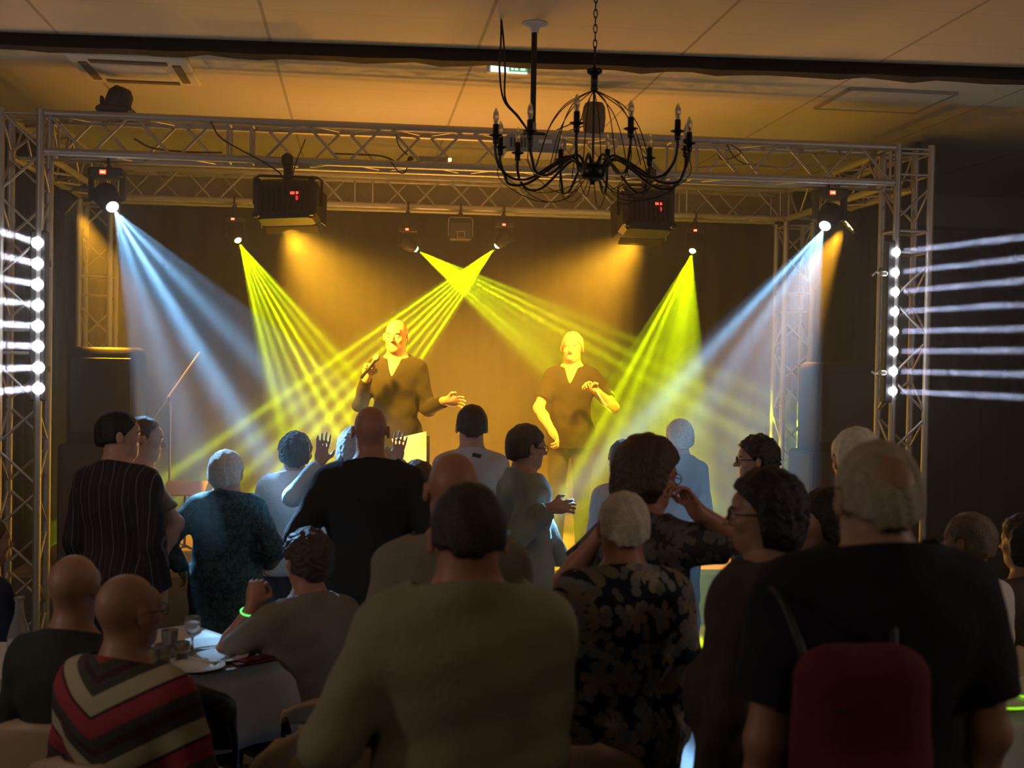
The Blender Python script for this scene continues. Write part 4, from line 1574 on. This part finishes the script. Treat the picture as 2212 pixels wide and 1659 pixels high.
# the bald singer's microphone
p = s1['toworld'](s1['A']['R']['w'])
mp = p + Vector((.02, -.06, .075))
md = Vector((.55, .10, .75)).normalized()
rt = thing('microphone', mp, 'hand microphone held up by the bald singer', 'microphone')
MB().lathe([(0, -.10), (.011, -.10), (.013, 0), (.017, .055), (.017, .062), (0, .062)], mp, md, 14).build('handle', M['black'], rt)
MB().ell(mp + md * .078, (.024, .024, .026)).build('grille', M['grey'], rt)
p = s2['toworld'](s2['A']['L']['w'])
tag(MB().tube([p + Vector((-.02, -.03, .02)), p + Vector((.065, -.08, -.11))], .006, 8).build('drumstick', M['white']), 'thin white stick in the hand of the grey-haired singer', 'stick')

# standing audience, left to right
person((258, 891), 5.9, 'dark-haired person in a dark shirt with thin pale stripes, turned right before the speaker', facing=-.35, head_yaw=-.95, detail=True, hair=('short', BLK),
       top=striped('pinstriped_shirt', [(.022, .017, .022), (.10, .09, .11), (.022, .017, .022), (.05, .03, .04)], [5, 1, 4, 1], (1, 0, 0), .055), bottom=navy_tr, h=HN, w=1.02, loose=.008)
person((311, 903), 6.45, 'person in a brown top facing right, behind the striped shirt', facing=-1.35, head_pitch=-.1, detail=True, hair=('receding', BRN), top=C_('brown_top', (.17, .12, .07)), bottom=dark_tr,
       arms={'R': dict(e=(335, 1075, 6.3), w=(372, 1150, 6.25)), 'L': dict(e=(330, 1070, 6.6), w=(362, 1120, 6.6))}, sleeve='short', w=.95)
person((490, 978), 6.4, 'short white-haired person in a dark green patterned dress under the left blue beam', facing=-.12, hair=('full', WHT),
       top=floral('lace_dress', (.018, .045, .042), (.06, .12, .115), 26, .3), bottom=None, dress=True, h=HN, w=1.12, loose=.012, belly=.6, hscale=1.06, head_yaw=-.15,
       arms={'R': dict(e=(570, 1140, 6.35), w=(578, 1215, 6.5)), 'L': dict(e=(385, 1140, 6.35), w=(395, 1235, 6.45))})
person((638, 940), 7.0, 'person with dark curly hair in a plain white shirt below the left yellow beam', facing=0.05, hair=('curly', (.03, .03, .025)), top=C_('white_shirt', (.62, .66, .68)), bottom=dark_tr, w=1.0, lean=(.03, 0), loose=.01, hscale=1.02)
person((768, 930), 6.45, 'person clapping with raised hands, hidden behind the bald head in the black jacket', facing=0.0, hair=('bob', (.35, .33, .3)), top=C_('pale_blue_top', (.45, .58, .66)), bottom=dark_tr,
       arms={'L': dict(e=(672, 1065, 6.35), w=(692, 1000, 6.3), curl=.05, d=(.12, 0, 1), side=(1, 0, 0)), 'R': dict(e=(872, 1060, 6.35), w=(855, 998, 6.3), curl=.1, d=(.18, 0, 1), side=(-1, 0, 0))})
person((801, 878), 5.55, 'tall bald person in a plain black jacket seen from behind at centre left', facing=0.0, hair=('bald', (.14, .11, .09)), top=C_('black_jacket', (.016, .016, .015)), bottom=dark_tr, tone='ruddy', h=HN, w=1.16, loose=.014, hem=.83,
       arms={'L': dict(e=(668, 1120, 5.5), w=(700, 1215, 5.65)), 'R': dict(e=(915, 1110, 5.5), w=(890, 1200, 5.65))})
person((902, 1003), 6.0, 'small brown-haired person half hidden between the black jacket and the bald head', facing=0.0, hair=('bob', BRN), top=C_('brown_cardigan', (.12, .08, .05)), bottom=dark_tr, w=.85)
gsh = person((1020, 878), 6.8, 'short-haired person in a white T-shirt with a small dark print below the neck', facing=0.0, hair=('short', (.05, .035, .02)), top=C_('white_tshirt', (.50, .50, .56)), bottom=navy_tr, w=.98, sleeve='short', h=HN, hscale=1.06)
p = at(1030, 984, 6.62)
pr = MB().box(gsh['root'].matrix_basis.inverted() @ p, (.05, .006, .022), Matrix.Rotation(.2, 3, 'Y'), bevel=.004).build('shirt_print', M['darkgrey'], gsh['root'])
pr.matrix_parent_inverse = Matrix.Identity(4)
person((980, 978), 3.55, 'bald person in a grey shirt just behind the dark-haired olive shirt', facing=.05, hair=('bald', (.18, .14, .11)), top=C_('grey_shirt', (.22, .195, .15)), bottom=dark_tr, tone='ruddy', h=.0055, w=1.08, loose=.01, belly=.5)
person((1013, 1055), 2.68, 'nearest person at centre, dark short hair and red neck, in a plain olive-grey shirt', facing=.0, hair=('short', (.030, .022, .014)), top=C_('olive_shirt', (.26, .25, .155)), bottom=dark_tr, tone='ruddy', h=.005, w=1.12, loose=.016, belly=.5,
       arms={'R': dict(e=(1168, 1545, 2.66), w=(1120, 1530, 2.92)), 'L': dict(e=(748, 1540, 2.66), w=(800, 1530, 2.92))}, hscale=1.02, head_pitch=-.28, neck=.03)
person((1138, 922), 6.2, 'person with glasses in a pale shirt facing right, hands held out, lit green', facing=-1.3, head_pitch=-.05, detail=True, hair=('full', (.10, .075, .05)), top=C_('pale_grey_shirt', (.30, .32, .27)), bottom=pale_tr, glasses=True, h=HN, loose=.012, w=1.0, hem=.74,
       arms={'R': dict(e=(1128, 1130, 6.0), w=(1172, 1113, 5.95), curl=.5, d=(1, 0, .1), side=(0, .3, 1)), 'L': dict(e=(1160, 1120, 6.3), w=(1190, 1168, 6.3), curl=.8, d=(.8, 0, -.8))})
person((1349, 955), 6.4, 'dark-haired person in a white top behind the brown bob hair', facing=.05, hair=('full', BLK), top=C_('white_top', (.62, .62, .66)), bottom=dark_tr, w=.9)
person((1400, 957), 4.2, 'person with a brown bob and glasses, hand raised to the face, in a patterned blouse', facing=-1.25, head_pitch=-.12, detail=True, hair=('bigcurly', (.075, .038, .018)), top=floral('grey_patterned_blouse', (.03, .028, .034), (.15, .13, .12), 14, .35), bottom=dark_tr,
       glasses=True, h=HN, sleeve='short', tone='ruddy', w=1.1, loose=.012, hscale=1.05,
       arms={'R': dict(e=(1530, 1175, 4.05), w=(1480, 1085, 3.98), curl=.7, d=(-.6, -.1, .9), side=(-.5, .8, .2)), 'L': dict(e=(1290, 1190, 4.35), w=(1262, 1200, 4.3))})
person((1348, 1068), 3.65, 'person with cropped white hair in a navy shirt printed with pale leaves', facing=.03, hair=('short', (.62, .56, .48)), top=floral('leaf_print_shirt', (.008, .008, .022), (.34, .27, .18), 11, .40, (.22, .22, .24)), bottom=dark_tr, tone='ruddy', h=.005, w=1.08, loose=.014, hem=.66, hscale=.98)
person((1468, 910), 7.6, 'pale blond person standing inside the haze of the right blue beam', facing=.2, hair=('full', (.75, .72, .5)), top=C_('blue_grey_top', (.25, .32, .38)), bottom=dark_tr, w=.95)
person((1636, 948), 5.9, 'person with dark curly hair and glasses facing left, face lit white', facing=1.35, detail=True, hair=('curly', (.03, .022, .016)), top=C_('dark_green_top', (.03, .05, .05)), bottom=dark_tr, glasses=True, h=HN)
person((1655, 1028), 3.3, 'near person with thick dark hair and glasses facing left in a dark brown top', facing=.75, head_yaw=.45, detail=True, hair=('bob', (.010, .006, .008)), top=C_('dark_brown_top', (.052, .034, .024)), bottom=dark_tr, tone='tan', glasses=True, h=.0055, w=1.2, belly=.8, loose=.016)
person((1786, 1068), 4.0, 'dark-haired person in shadow facing left between the two nearest heads at right', facing=1.2, hair=('bob', (.012, .008, .008)), top=C_('black_top', (.014, .012, .014)), bottom=dark_tr, w=.95, tone='tan')
person((1850, 932), 4.4, 'tall white-haired person behind the nearest grey head at right', facing=.1, hair=('full', (.78, .70, .60)), top=C_('charcoal_top', (.03, .028, .03)), bottom=dark_tr, w=1.0, h=HN)
person((1898, 962), 2.5, 'nearest person at right, balding grey hair, in a navy short-sleeved shirt', facing=.02, hair=('crown', (.36, .30, .23)), top=C_('navy_shirt', (.005, .004, .012)), bottom=dark_tr, tone='tan', h=.005, w=1.18, sleeve='short', loose=.018, belly=.7, hscale=1.03, hem=.80, neck=.04)


# ------------------------------------------------------------------ furniture
M['beige_shell'] = mat('beige_chair_shell', (.42, .31, .18), .5, var=.1)
M['chrome'] = mat('chrome_tube', (.5, .5, .5), .2, 1.0)
M['black_tube'] = mat('black_chair_tube', (.012, .012, .014), .35, .4)
M['tablecloth'] = mat('white_tablecloth', (.62, .60, .55), .85, bump=.1, bscale=30)


def chair(x, y, rz, label, seat_z=.45, top_z=.86, shell='beige_shell', tube='black_tube', hole=True, group='stacking chairs around the tables'):
    rt = thing('dining_chair', (x, y, 0), label, 'chair', group)
    rt.rotation_euler = (0, 0, rz)
    w = .21
    parts = []
    # local: backrest at y=-.2, faces +y
    mb = MB()
    ns = 10
    vs, fs = [], []
    for j in range(9):
        v = j / 8
        z = seat_z + .17 + (top_z - seat_z - .17) * v
        hw = w * (1.0 if v < .7 else math.sqrt(max(.02, 1 - ((v - .7) / .32) ** 2)))
        for i in range(ns + 1):
            u = -1 + 2 * i / ns
            vs.append((u * hw, -.20 - .03 * v - .03 * (1 - u * u) + .01, z))
    for j in range(8):
        for i in range(ns):
            a = j * (ns + 1) + i
            fs.append((a, a + 1, a + ns + 2, a + ns + 1))
    parts.append(mb.add(vs, fs, True).build('backrest', M[shell], rt, solid=.014))
    vs, fs = [], []
    for j in range(9):
        v = j / 8
        for i in range(ns + 1):
            u = -1 + 2 * i / ns
            vs.append((u * w * (.92 + .08 * v), -.19 + .40 * v, seat_z - .012 * (1 - u * u) - (.02 * max(0, v - .8) / .2)))
    fs = [(j * (ns + 1) + i, j * (ns + 1) + i + 1, (j + 1) * (ns + 1) + i + 1, (j + 1) * (ns + 1) + i) for j in range(8) for i in range(ns)]
    parts.append(MB().add(vs, fs, True).build('seat', M[shell], rt, solid=.016))
    for q in (-1, 1):
        parts.append(MB().tube([(q * .17, .17, seat_z - .02), (q * .20, .21, 0.0)], .011, 8).build('leg', M[tube], rt))
        parts.append(MB().tube([(q * .17, -.15, seat_z - .02), (q * .20, -.22, 0.0)], .011, 8).build('leg', M[tube], rt))
        parts.append(MB().tube(smooth_path([(q * .19, -.10, seat_z - .02), (q * .205, -.20, seat_z + .02), (q * .215, -.235, seat_z + .2), (q * .205, -.255, top_z - .10)], 5), .011, 8).build('back_post', M[tube], rt))
    fr = MB()
    fr.tube([(-.17, -.15, seat_z - .025), (-.17, .17, seat_z - .025), (.17, .17, seat_z - .025), (.17, -.15, seat_z - .025)], .010, 8, closed=True)
    parts.append(fr.build('seat_frame', M[tube], rt))
    for o in parts:
        o.matrix_parent_inverse = Matrix.Identity(4)
    return rt


def sitter(name_px, Y, label, facing, clabel, back=.42, **k):
    r = person(name_px, Y, label, facing=facing, pose='sit', **k)
    o = r['root']
    sz = .94 * r['s'] + r['dz'] - .118
    f = Vector((-math.sin(facing), math.cos(facing), 0))
    ch = chair(o.location.x + f.x * .04, o.location.y + f.y * .04, facing, clabel, seat_z=max(.36, sz), top_z=max(.36, sz) + back)
    return r


sitter((162, 1198), 4.1, 'seated bald person in a dark green-grey top at the left edge', -.35, 'chair of the seated bald person in the dark top', hair=('bald', (.12, .09, .07)), top=C_('dark_greygreen_top', (.028, .030, .022)), bottom=dark_tr, tone='tan', h=HN, w=1.1, belly=.5)
st = sitter((278, 1240), 3.65, 'seated bald person with glasses in a red, cream and grey striped sweater', -.55, 'chair of the person in the striped sweater',
            hair=('bald', (.10, .08, .06)), tone='tan', h=.005, w=1.1, belly=.6, glasses=True, head_yaw=-.25, loose=.012,
            top=striped('striped_sweater', [(.30, .035, .045), (.05, .01, .02), (.42, .38, .24), (.055, .05, .042), (.05, .018, .026), (.055, .05, .042)], [5, 1, 5, 3, 2, 3], (0, 0, 1), .205, chevron=.55),
            bottom=dark_tr)
sa = sitter((665, 1152), 5.0, 'seated person with short curly hair, fist raised, elbow on the white table', .6, 'chair of the seated person with the raised fist', back=.25, hair=('curly', (.055, .030, .018)), top=C_('grey_tshirt', (.20, .17, .13)), bottom=navy_tr, sleeve='short', tone='ruddy', h=HN, w=1.1,
            arms={'L': dict(e=(528, 1385, 4.95), w=(560, 1288, 4.98), curl=1.35, d=(.15, 0, 1), side=(1, -.2, 0)), 'R': dict(e=(765, 1370, 5.05), w=(725, 1400, 5.2))})
sitter((2095, 1112), 4.6, 'seated grey-haired person in a white shirt at the right edge of the crowd', .35, 'chair of the seated person in the white shirt', hair=('short', (.16, .12, .08)), top=C_('white_shirt_seated', (.62, .60, .58)), bottom=dark_tr, tone='tan', h=HN, head_yaw=.3)
sitter((2215, 1120), 5.0, 'seated dark-haired person in brown cut off by the right edge of the photo', .5, 'chair of the seated person at the far right', hair=('bob', (.012, .008, .008)), top=C_('brown_dress_top', (.07, .05, .035)), bottom=dark_tr, tone='tan')
sitter((-28, 1115), 5.7, 'seated person in a navy top cut off by the left edge of the photo', -.9, 'chair of the seated person at the far left', hair=('short', BRN), top=C_('navy_blue_top', (.012, .018, .05)), bottom=dark_tr, tone='tan')

# glow bracelets
M['glow'] = mat('glowing_green_plastic', (.1, .6, .1), .4, emit=(.16, 1.0, .18), es=1.1)
M['glow_y'] = mat('glowing_yellow_green_plastic', (.3, .6, .05), .4, emit=(.34, .85, .02), es=.9)


def ring(name, c, r, axis, m, label, tr=.004, part=1.0):
    q = Vector(axis).normalized().to_track_quat('Z', 'Y').to_matrix()
    n = 28
    pts = [Vector(c) + q @ Vector((r * math.cos(2 * PI * part * i / n), r * math.sin(2 * PI * part * i / n) * .9, 0)) for i in range(n)]
    return tag(MB().tube(pts, tr, 7, closed=part == 1.0).build(name, M[m]), label, 'glow bracelet', 'glow bracelets')


wp = sa['toworld'](sa['A']['L']['w'] - (sa['A']['L']['w'] - sa['A']['L']['e']).normalized() * .03)
ring('glow_bracelet', wp, .036, (.15, -.35, 1), 'glow', 'green glowing bracelet on the wrist of the raised fist')


# tables
def table(corner, d1, L1, L2, label, drop=.28, clabel='', skew=.0):
    """corner: near corner; d1 unit vector along the front edge; the other edge goes 90 degrees from it, away from the camera"""
    d1 = Vector((d1[0], d1[1], 0)).normalized()
    d2 = Vector((-d1.y, d1.x, 0))
    if d2.y < 0:
        d2 = -d2
    c = Vector((corner[0], corner[1], 0))
    mid = c + d1 * L1 / 2 + d2 * L2 / 2
    rt = thing('table', (mid.x, mid.y, 0), label, 'table', 'tables under white cloths')
    rot = Matrix((d1, d2 if d1.cross(d2).z > 0 else -d2, Vector((0, 0, 1)))).transposed()
    MB().box((mid.x, mid.y, .732), (L1, L2, .025), rot, bevel=.006).build('tabletop', M['grey'], rt)
    for a in (-1, 1):
        for b in (-1, 1):
            q = mid + d1 * a * (L1 / 2 - .06) + d2 * b * (L2 / 2 - .06)
            MB().tube([(q.x, q.y, 0), (q.x, q.y, .72)], .016, 8).build('leg', M['blackmetal'], rt)
    # cloth: top grid plus hanging skirt with folds
    n1, n2, nd = 16, 12, 6
    vs, fs = [], []
    for j in range(n2 + 1):
        for i in range(n1 + 1):
            q = c + d1 * L1 * i / n1 + d2 * L2 * j / n2
            vs.append((q.x, q.y, .7495))
    for j in range(n2):
        for i in range(n1):
            a = j * (n1 + 1) + i
            fs.append((a, a + 1, a + n1 + 2, a + n1 + 1))
    per = [(i, 0) for i in range(n1)] + [(n1, j) for j in range(n2)] + [(n1 - i, n2) for i in range(n1)] + [(0, n2 - j) for j in range(n2)]
    m = len(per)
    prev = [j * (n1 + 1) + i for i, j in per]
    for k in range(1, nd + 1):
        t = k / nd
        cur = []
        for pi_, (i, j) in enumerate(per):
            q = c + d1 * L1 * i / n1 + d2 * L2 * j / n2
            o = (q - mid)
            cornerness = min(min(i, n1 - i) / n1, 1) + min(min(j, n2 - j) / n2, 1)
            out_ = .018 + .045 * t * (1 if cornerness < .12 else .35) + .014 * t * math.sin(pi_ * 1.15)
            z = .7495 - drop * t * (1.22 if cornerness < .05 else 1.0)
            q = q + o.normalized() * out_
            cur.append(len(vs))
            vs.append((q.x, q.y, z))
        for a in range(m):
            b = (a + 1) % m
            fs.append((prev[a], prev[b], cur[b], cur[a]))
        prev = cur
    cl = MB().add(vs, fs, True).build('tablecloth', M['tablecloth'], None, solid=.003)
    cl.location.z = .003
    tag(cl, clabel, 'tablecloth', 'white tablecloths')
    return c, d1, d2, mid


c1, e1, e2, mid1 = table((-.24, 4.9), (-.8, -.6), .74, .80, 'table beside the seated person with the raised fist', drop=.30, clabel='white cloth with a hanging corner on the table beside the striped sweater')
table((-1.26, 4.62), (-1, 0.05), .8, .6, 'table at the far left holding the glass bottle', clabel='white cloth on the far left table')
table((.60, 3.88), (-1, 0.0), .40, .6, 'small table hidden behind the nearest person at centre', clabel='white cloth showing beside the hip of the olive shirt')
table((2.15, 4.02), (1, 0.05), .8, .7, 'table at the lower right corner', clabel='white cloth on the table at the lower right corner')
ring('glow_bracelet', (2.285, 4.10, .765), .12, (0, 0, 1), 'glow_y', 'large yellow-green glowing ring lying on the lower right table', .005)
p = at(2200, 1305, 4.35)
ring('glow_bracelet', (2.33, 4.35, .985), .034, (.5, .2, 1), 'glow_y', 'upper yellow-green glowing ring hooked on the bottle at the right edge', .006)
ring('glow_bracelet', (2.33, 4.35, .905), .052, (.3, -.2, 1), 'glow_y', 'lower yellow-green glowing ring around the bottle at the right edge', .006)


# tableware
def lathe_thing(name, prof, c, m, label, cat, group=None, n=24, parts=()):
    rt = MB().lathe(prof, c, None, n).build(name, M[m])
    tag(rt, label, cat, group)
    return rt


M['china'] = mat('white_china', (.75, .74, .70), .15)
M['steel'] = mat('cutlery_steel', (.6, .6, .6), .2, 1.0)
M['wine_cloth'] = mat('dark_red_napkin', (.12, .012, .02), .9)
M['water'] = mat('water', (.9, .95, 1), .02, trans=1.0)
ZT = .757


def tp(a, b, z=ZT):
    """a along the front edge, b away from it, on the near table"""
    q = c1 + e1 * a + e2 * b
    return (q.x, q.y, z)


def tumbler(c, r, h, label):
    prof = [(0, .004), (r * .72, .004), (r * .78, .0), (r, h), (r - .0022, h), (r * .74, .010), (0, .010)]
    return lathe_thing('drinking_glass', prof, c, 'glass', label, 'glass', 'glasses on the near table')


M['glint_fill'] = mat('yellow_glint_fill', (.75, .80, .06), .15)  # yellow fill colour stands in for beam glints in the glasses


def tz(px, py, z=ZT):
    q0 = at(px, py, 1.0) - Vector((0, 0, CAM_Z))
    q = Vector((0, 0, CAM_Z)) + q0 * ((z - CAM_Z) / q0.z)
    return (q.x, q.y, z)


for px, py, r, h, fill, lb in ((366, 1418, .034, .105, .0, 'tallest straight glass standing at the back of the glasses'),
                               (352, 1436, .032, .080, .5, 'glass with a painted yellow glint inside in front of the tall straight glass'),
                               (392, 1428, .031, .075, .6, 'glass with a painted yellow glint inside nearest the plates'),
                               (328, 1440, .030, .070, .5, 'glass with a painted yellow glint inside closest to the striped sweater')):
    c = tz(px, py)
    g_ = tumbler(c, r, h, lb)
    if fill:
        MB().lathe([(0, .011), (r * .70, .011), (r * (.74 + .2 * fill), h * fill), (0, h * fill)], c, None, 20).build('glint_fill', M['glint_fill'], g_)
wg = [(0, .0), (.030, .0), (.031, .003), (.006, .010), (.004, .06), (.010, .072), (.030, .095), (.033, .125), (.027, .150), (.0255, .150), (.031, .124), (.028, .097), (.008, .076), (0, .074)]
lathe_thing('wine_glass', wg, tz(415, 1412), 'glass', 'stemmed wine glass between the tumblers and the plates', 'glass')
for k, (a, b) in enumerate(((455, 1398), (478, 1424), (425, 1446))):
    lathe_thing('plate', [(0, .004), (.06, .004), (.075, .006), (.105, .015), (.107, .017), (.105, .018), (.075, .009), (.0, .008)], tz(a, b), 'china',
                ('white plate at the back of the near table', 'white plate beside the dark red napkin', 'white plate at the front edge near the glasses')[k], 'plate', 'plates on the near table', n=32)
for k, (a, b, an) in enumerate(((458, 1396, .5), (484, 1422, 1.2))):
    q = Vector(tz(a, b, ZT + .014))
    v = Vector((math.cos(an), math.sin(an), 0))
    MBk = MB().tube([q - v * .09, q + v * .03], [.004, .003], 6)
    MBk.box(q + v * .07, (.10, .018, .003), Matrix.Rotation(an, 3, 'Z'), bevel=.001)
    tag(MBk.build('table_knife', M['steel']), ('table knife lying on the plate at the back', 'table knife lying on the plate beside the napkin')[k], 'knife', 'knives on the plates')
q = Vector(tz(545, 1428, ZT + .006))
nk = MB()
nk.box(q, (.16, .07, .008), Matrix.Rotation(.6, 3, 'Z'), bevel=.003)
nk.box(q + Vector((.01, .01, .009)), (.13, .055, .008), Matrix.Rotation(.75, 3, 'Z'), bevel=.003)
tag(nk.build('napkin', M['wine_cloth']), 'folded dark red napkin at the corner of the near table', 'napkin')
# bottle on the left table, and one on the right table
bt = [(0, 0), (.040, 0), (.044, .01), (.044, .10), (.034, .14), (.018, .19), (.015, .235), (.020, .245), (.020, .255), (.0175, .255), (.0125, .235), (.0155, .19), (.031, .14), (.041, .10), (.041, .012), (0, .008)]
b_ = at(42, 1330, 4.85)
lathe_thing('glass_bottle', bt, (b_.x, 4.85, .757), 'glass', 'clear glass carafe with a flared neck on the far left table', 'bottle')
lathe_thing('glass_bottle', bt, (2.33, 4.35, .757), 'glass', 'clear glass bottle at the right edge wearing two glowing rings', 'bottle')

# loose chairs
chair(-.56, 4.42, R(-10), 'black-framed chair pushed under the front of the near table', shell='black', top_z=.84)
chair(.0, 3.84, R(6), 'beige rounded chair back at the bottom left of the nearest person', top_z=.82)
chair(-.40, 3.86, R(65), 'beige chair with a chrome bar beside the rounded chair back', tube='chrome', top_z=.80)
chair(.60, 3.42, R(-6), 'beige chair below the cloth between the olive and leaf-print shirts', top_z=.93)
# dark red rucksack on the nearest person's back
bp = at(1858, 1690, 2.25)
jv = Vol()
for dx in (-.075, -.03, .03, .075):
    jv.cap((dx, 0, .20), (dx * 1.05, 0, -.22), .060, .068, .05)
jv.cap((-.06, -.05, .02), (.06, -.05, .02), .045, .045, .04)
jv.cap((-.06, -.05, -.14), (.06, -.05, -.14), .055, .055, .04)
jo = jv.mesh('rucksack', C_('dark_red_canvas', (.11, .008, .022)), .007, None, lambda D, G: D + .003 * np.sin(30 * G[0] + 4 * np.sin(9 * G[2])) * np.sin(12 * G[2]))
jo.location = bp
tag(jo, 'dark red rucksack on the back of the nearest person at right', 'bag')
for q in (-1, 1):
    o = MB().tube(smooth_path([(q * .085, .055, .19), (q * .10, .085, .26), (q * .118, .15, .335), (q * .12, .26, .335)], 6), .009, 8).build('strap', M['black'], jo)
MB().tube([(-.08, -.066, .16), (.08, -.066, .16)], .003, 6).build('zip', M['black'], jo)
# pale cloth bag over the sweater wearer's chair corner, folded menu on the black chair
mv = MB().box((-.50, 4.42, .468), (.10, .20, .006), Matrix.Rotation(.7, 3, 'Z'))
tag(mv.build('menu_card', M['white']), 'small white folded card on the seat of the black chair', 'card')
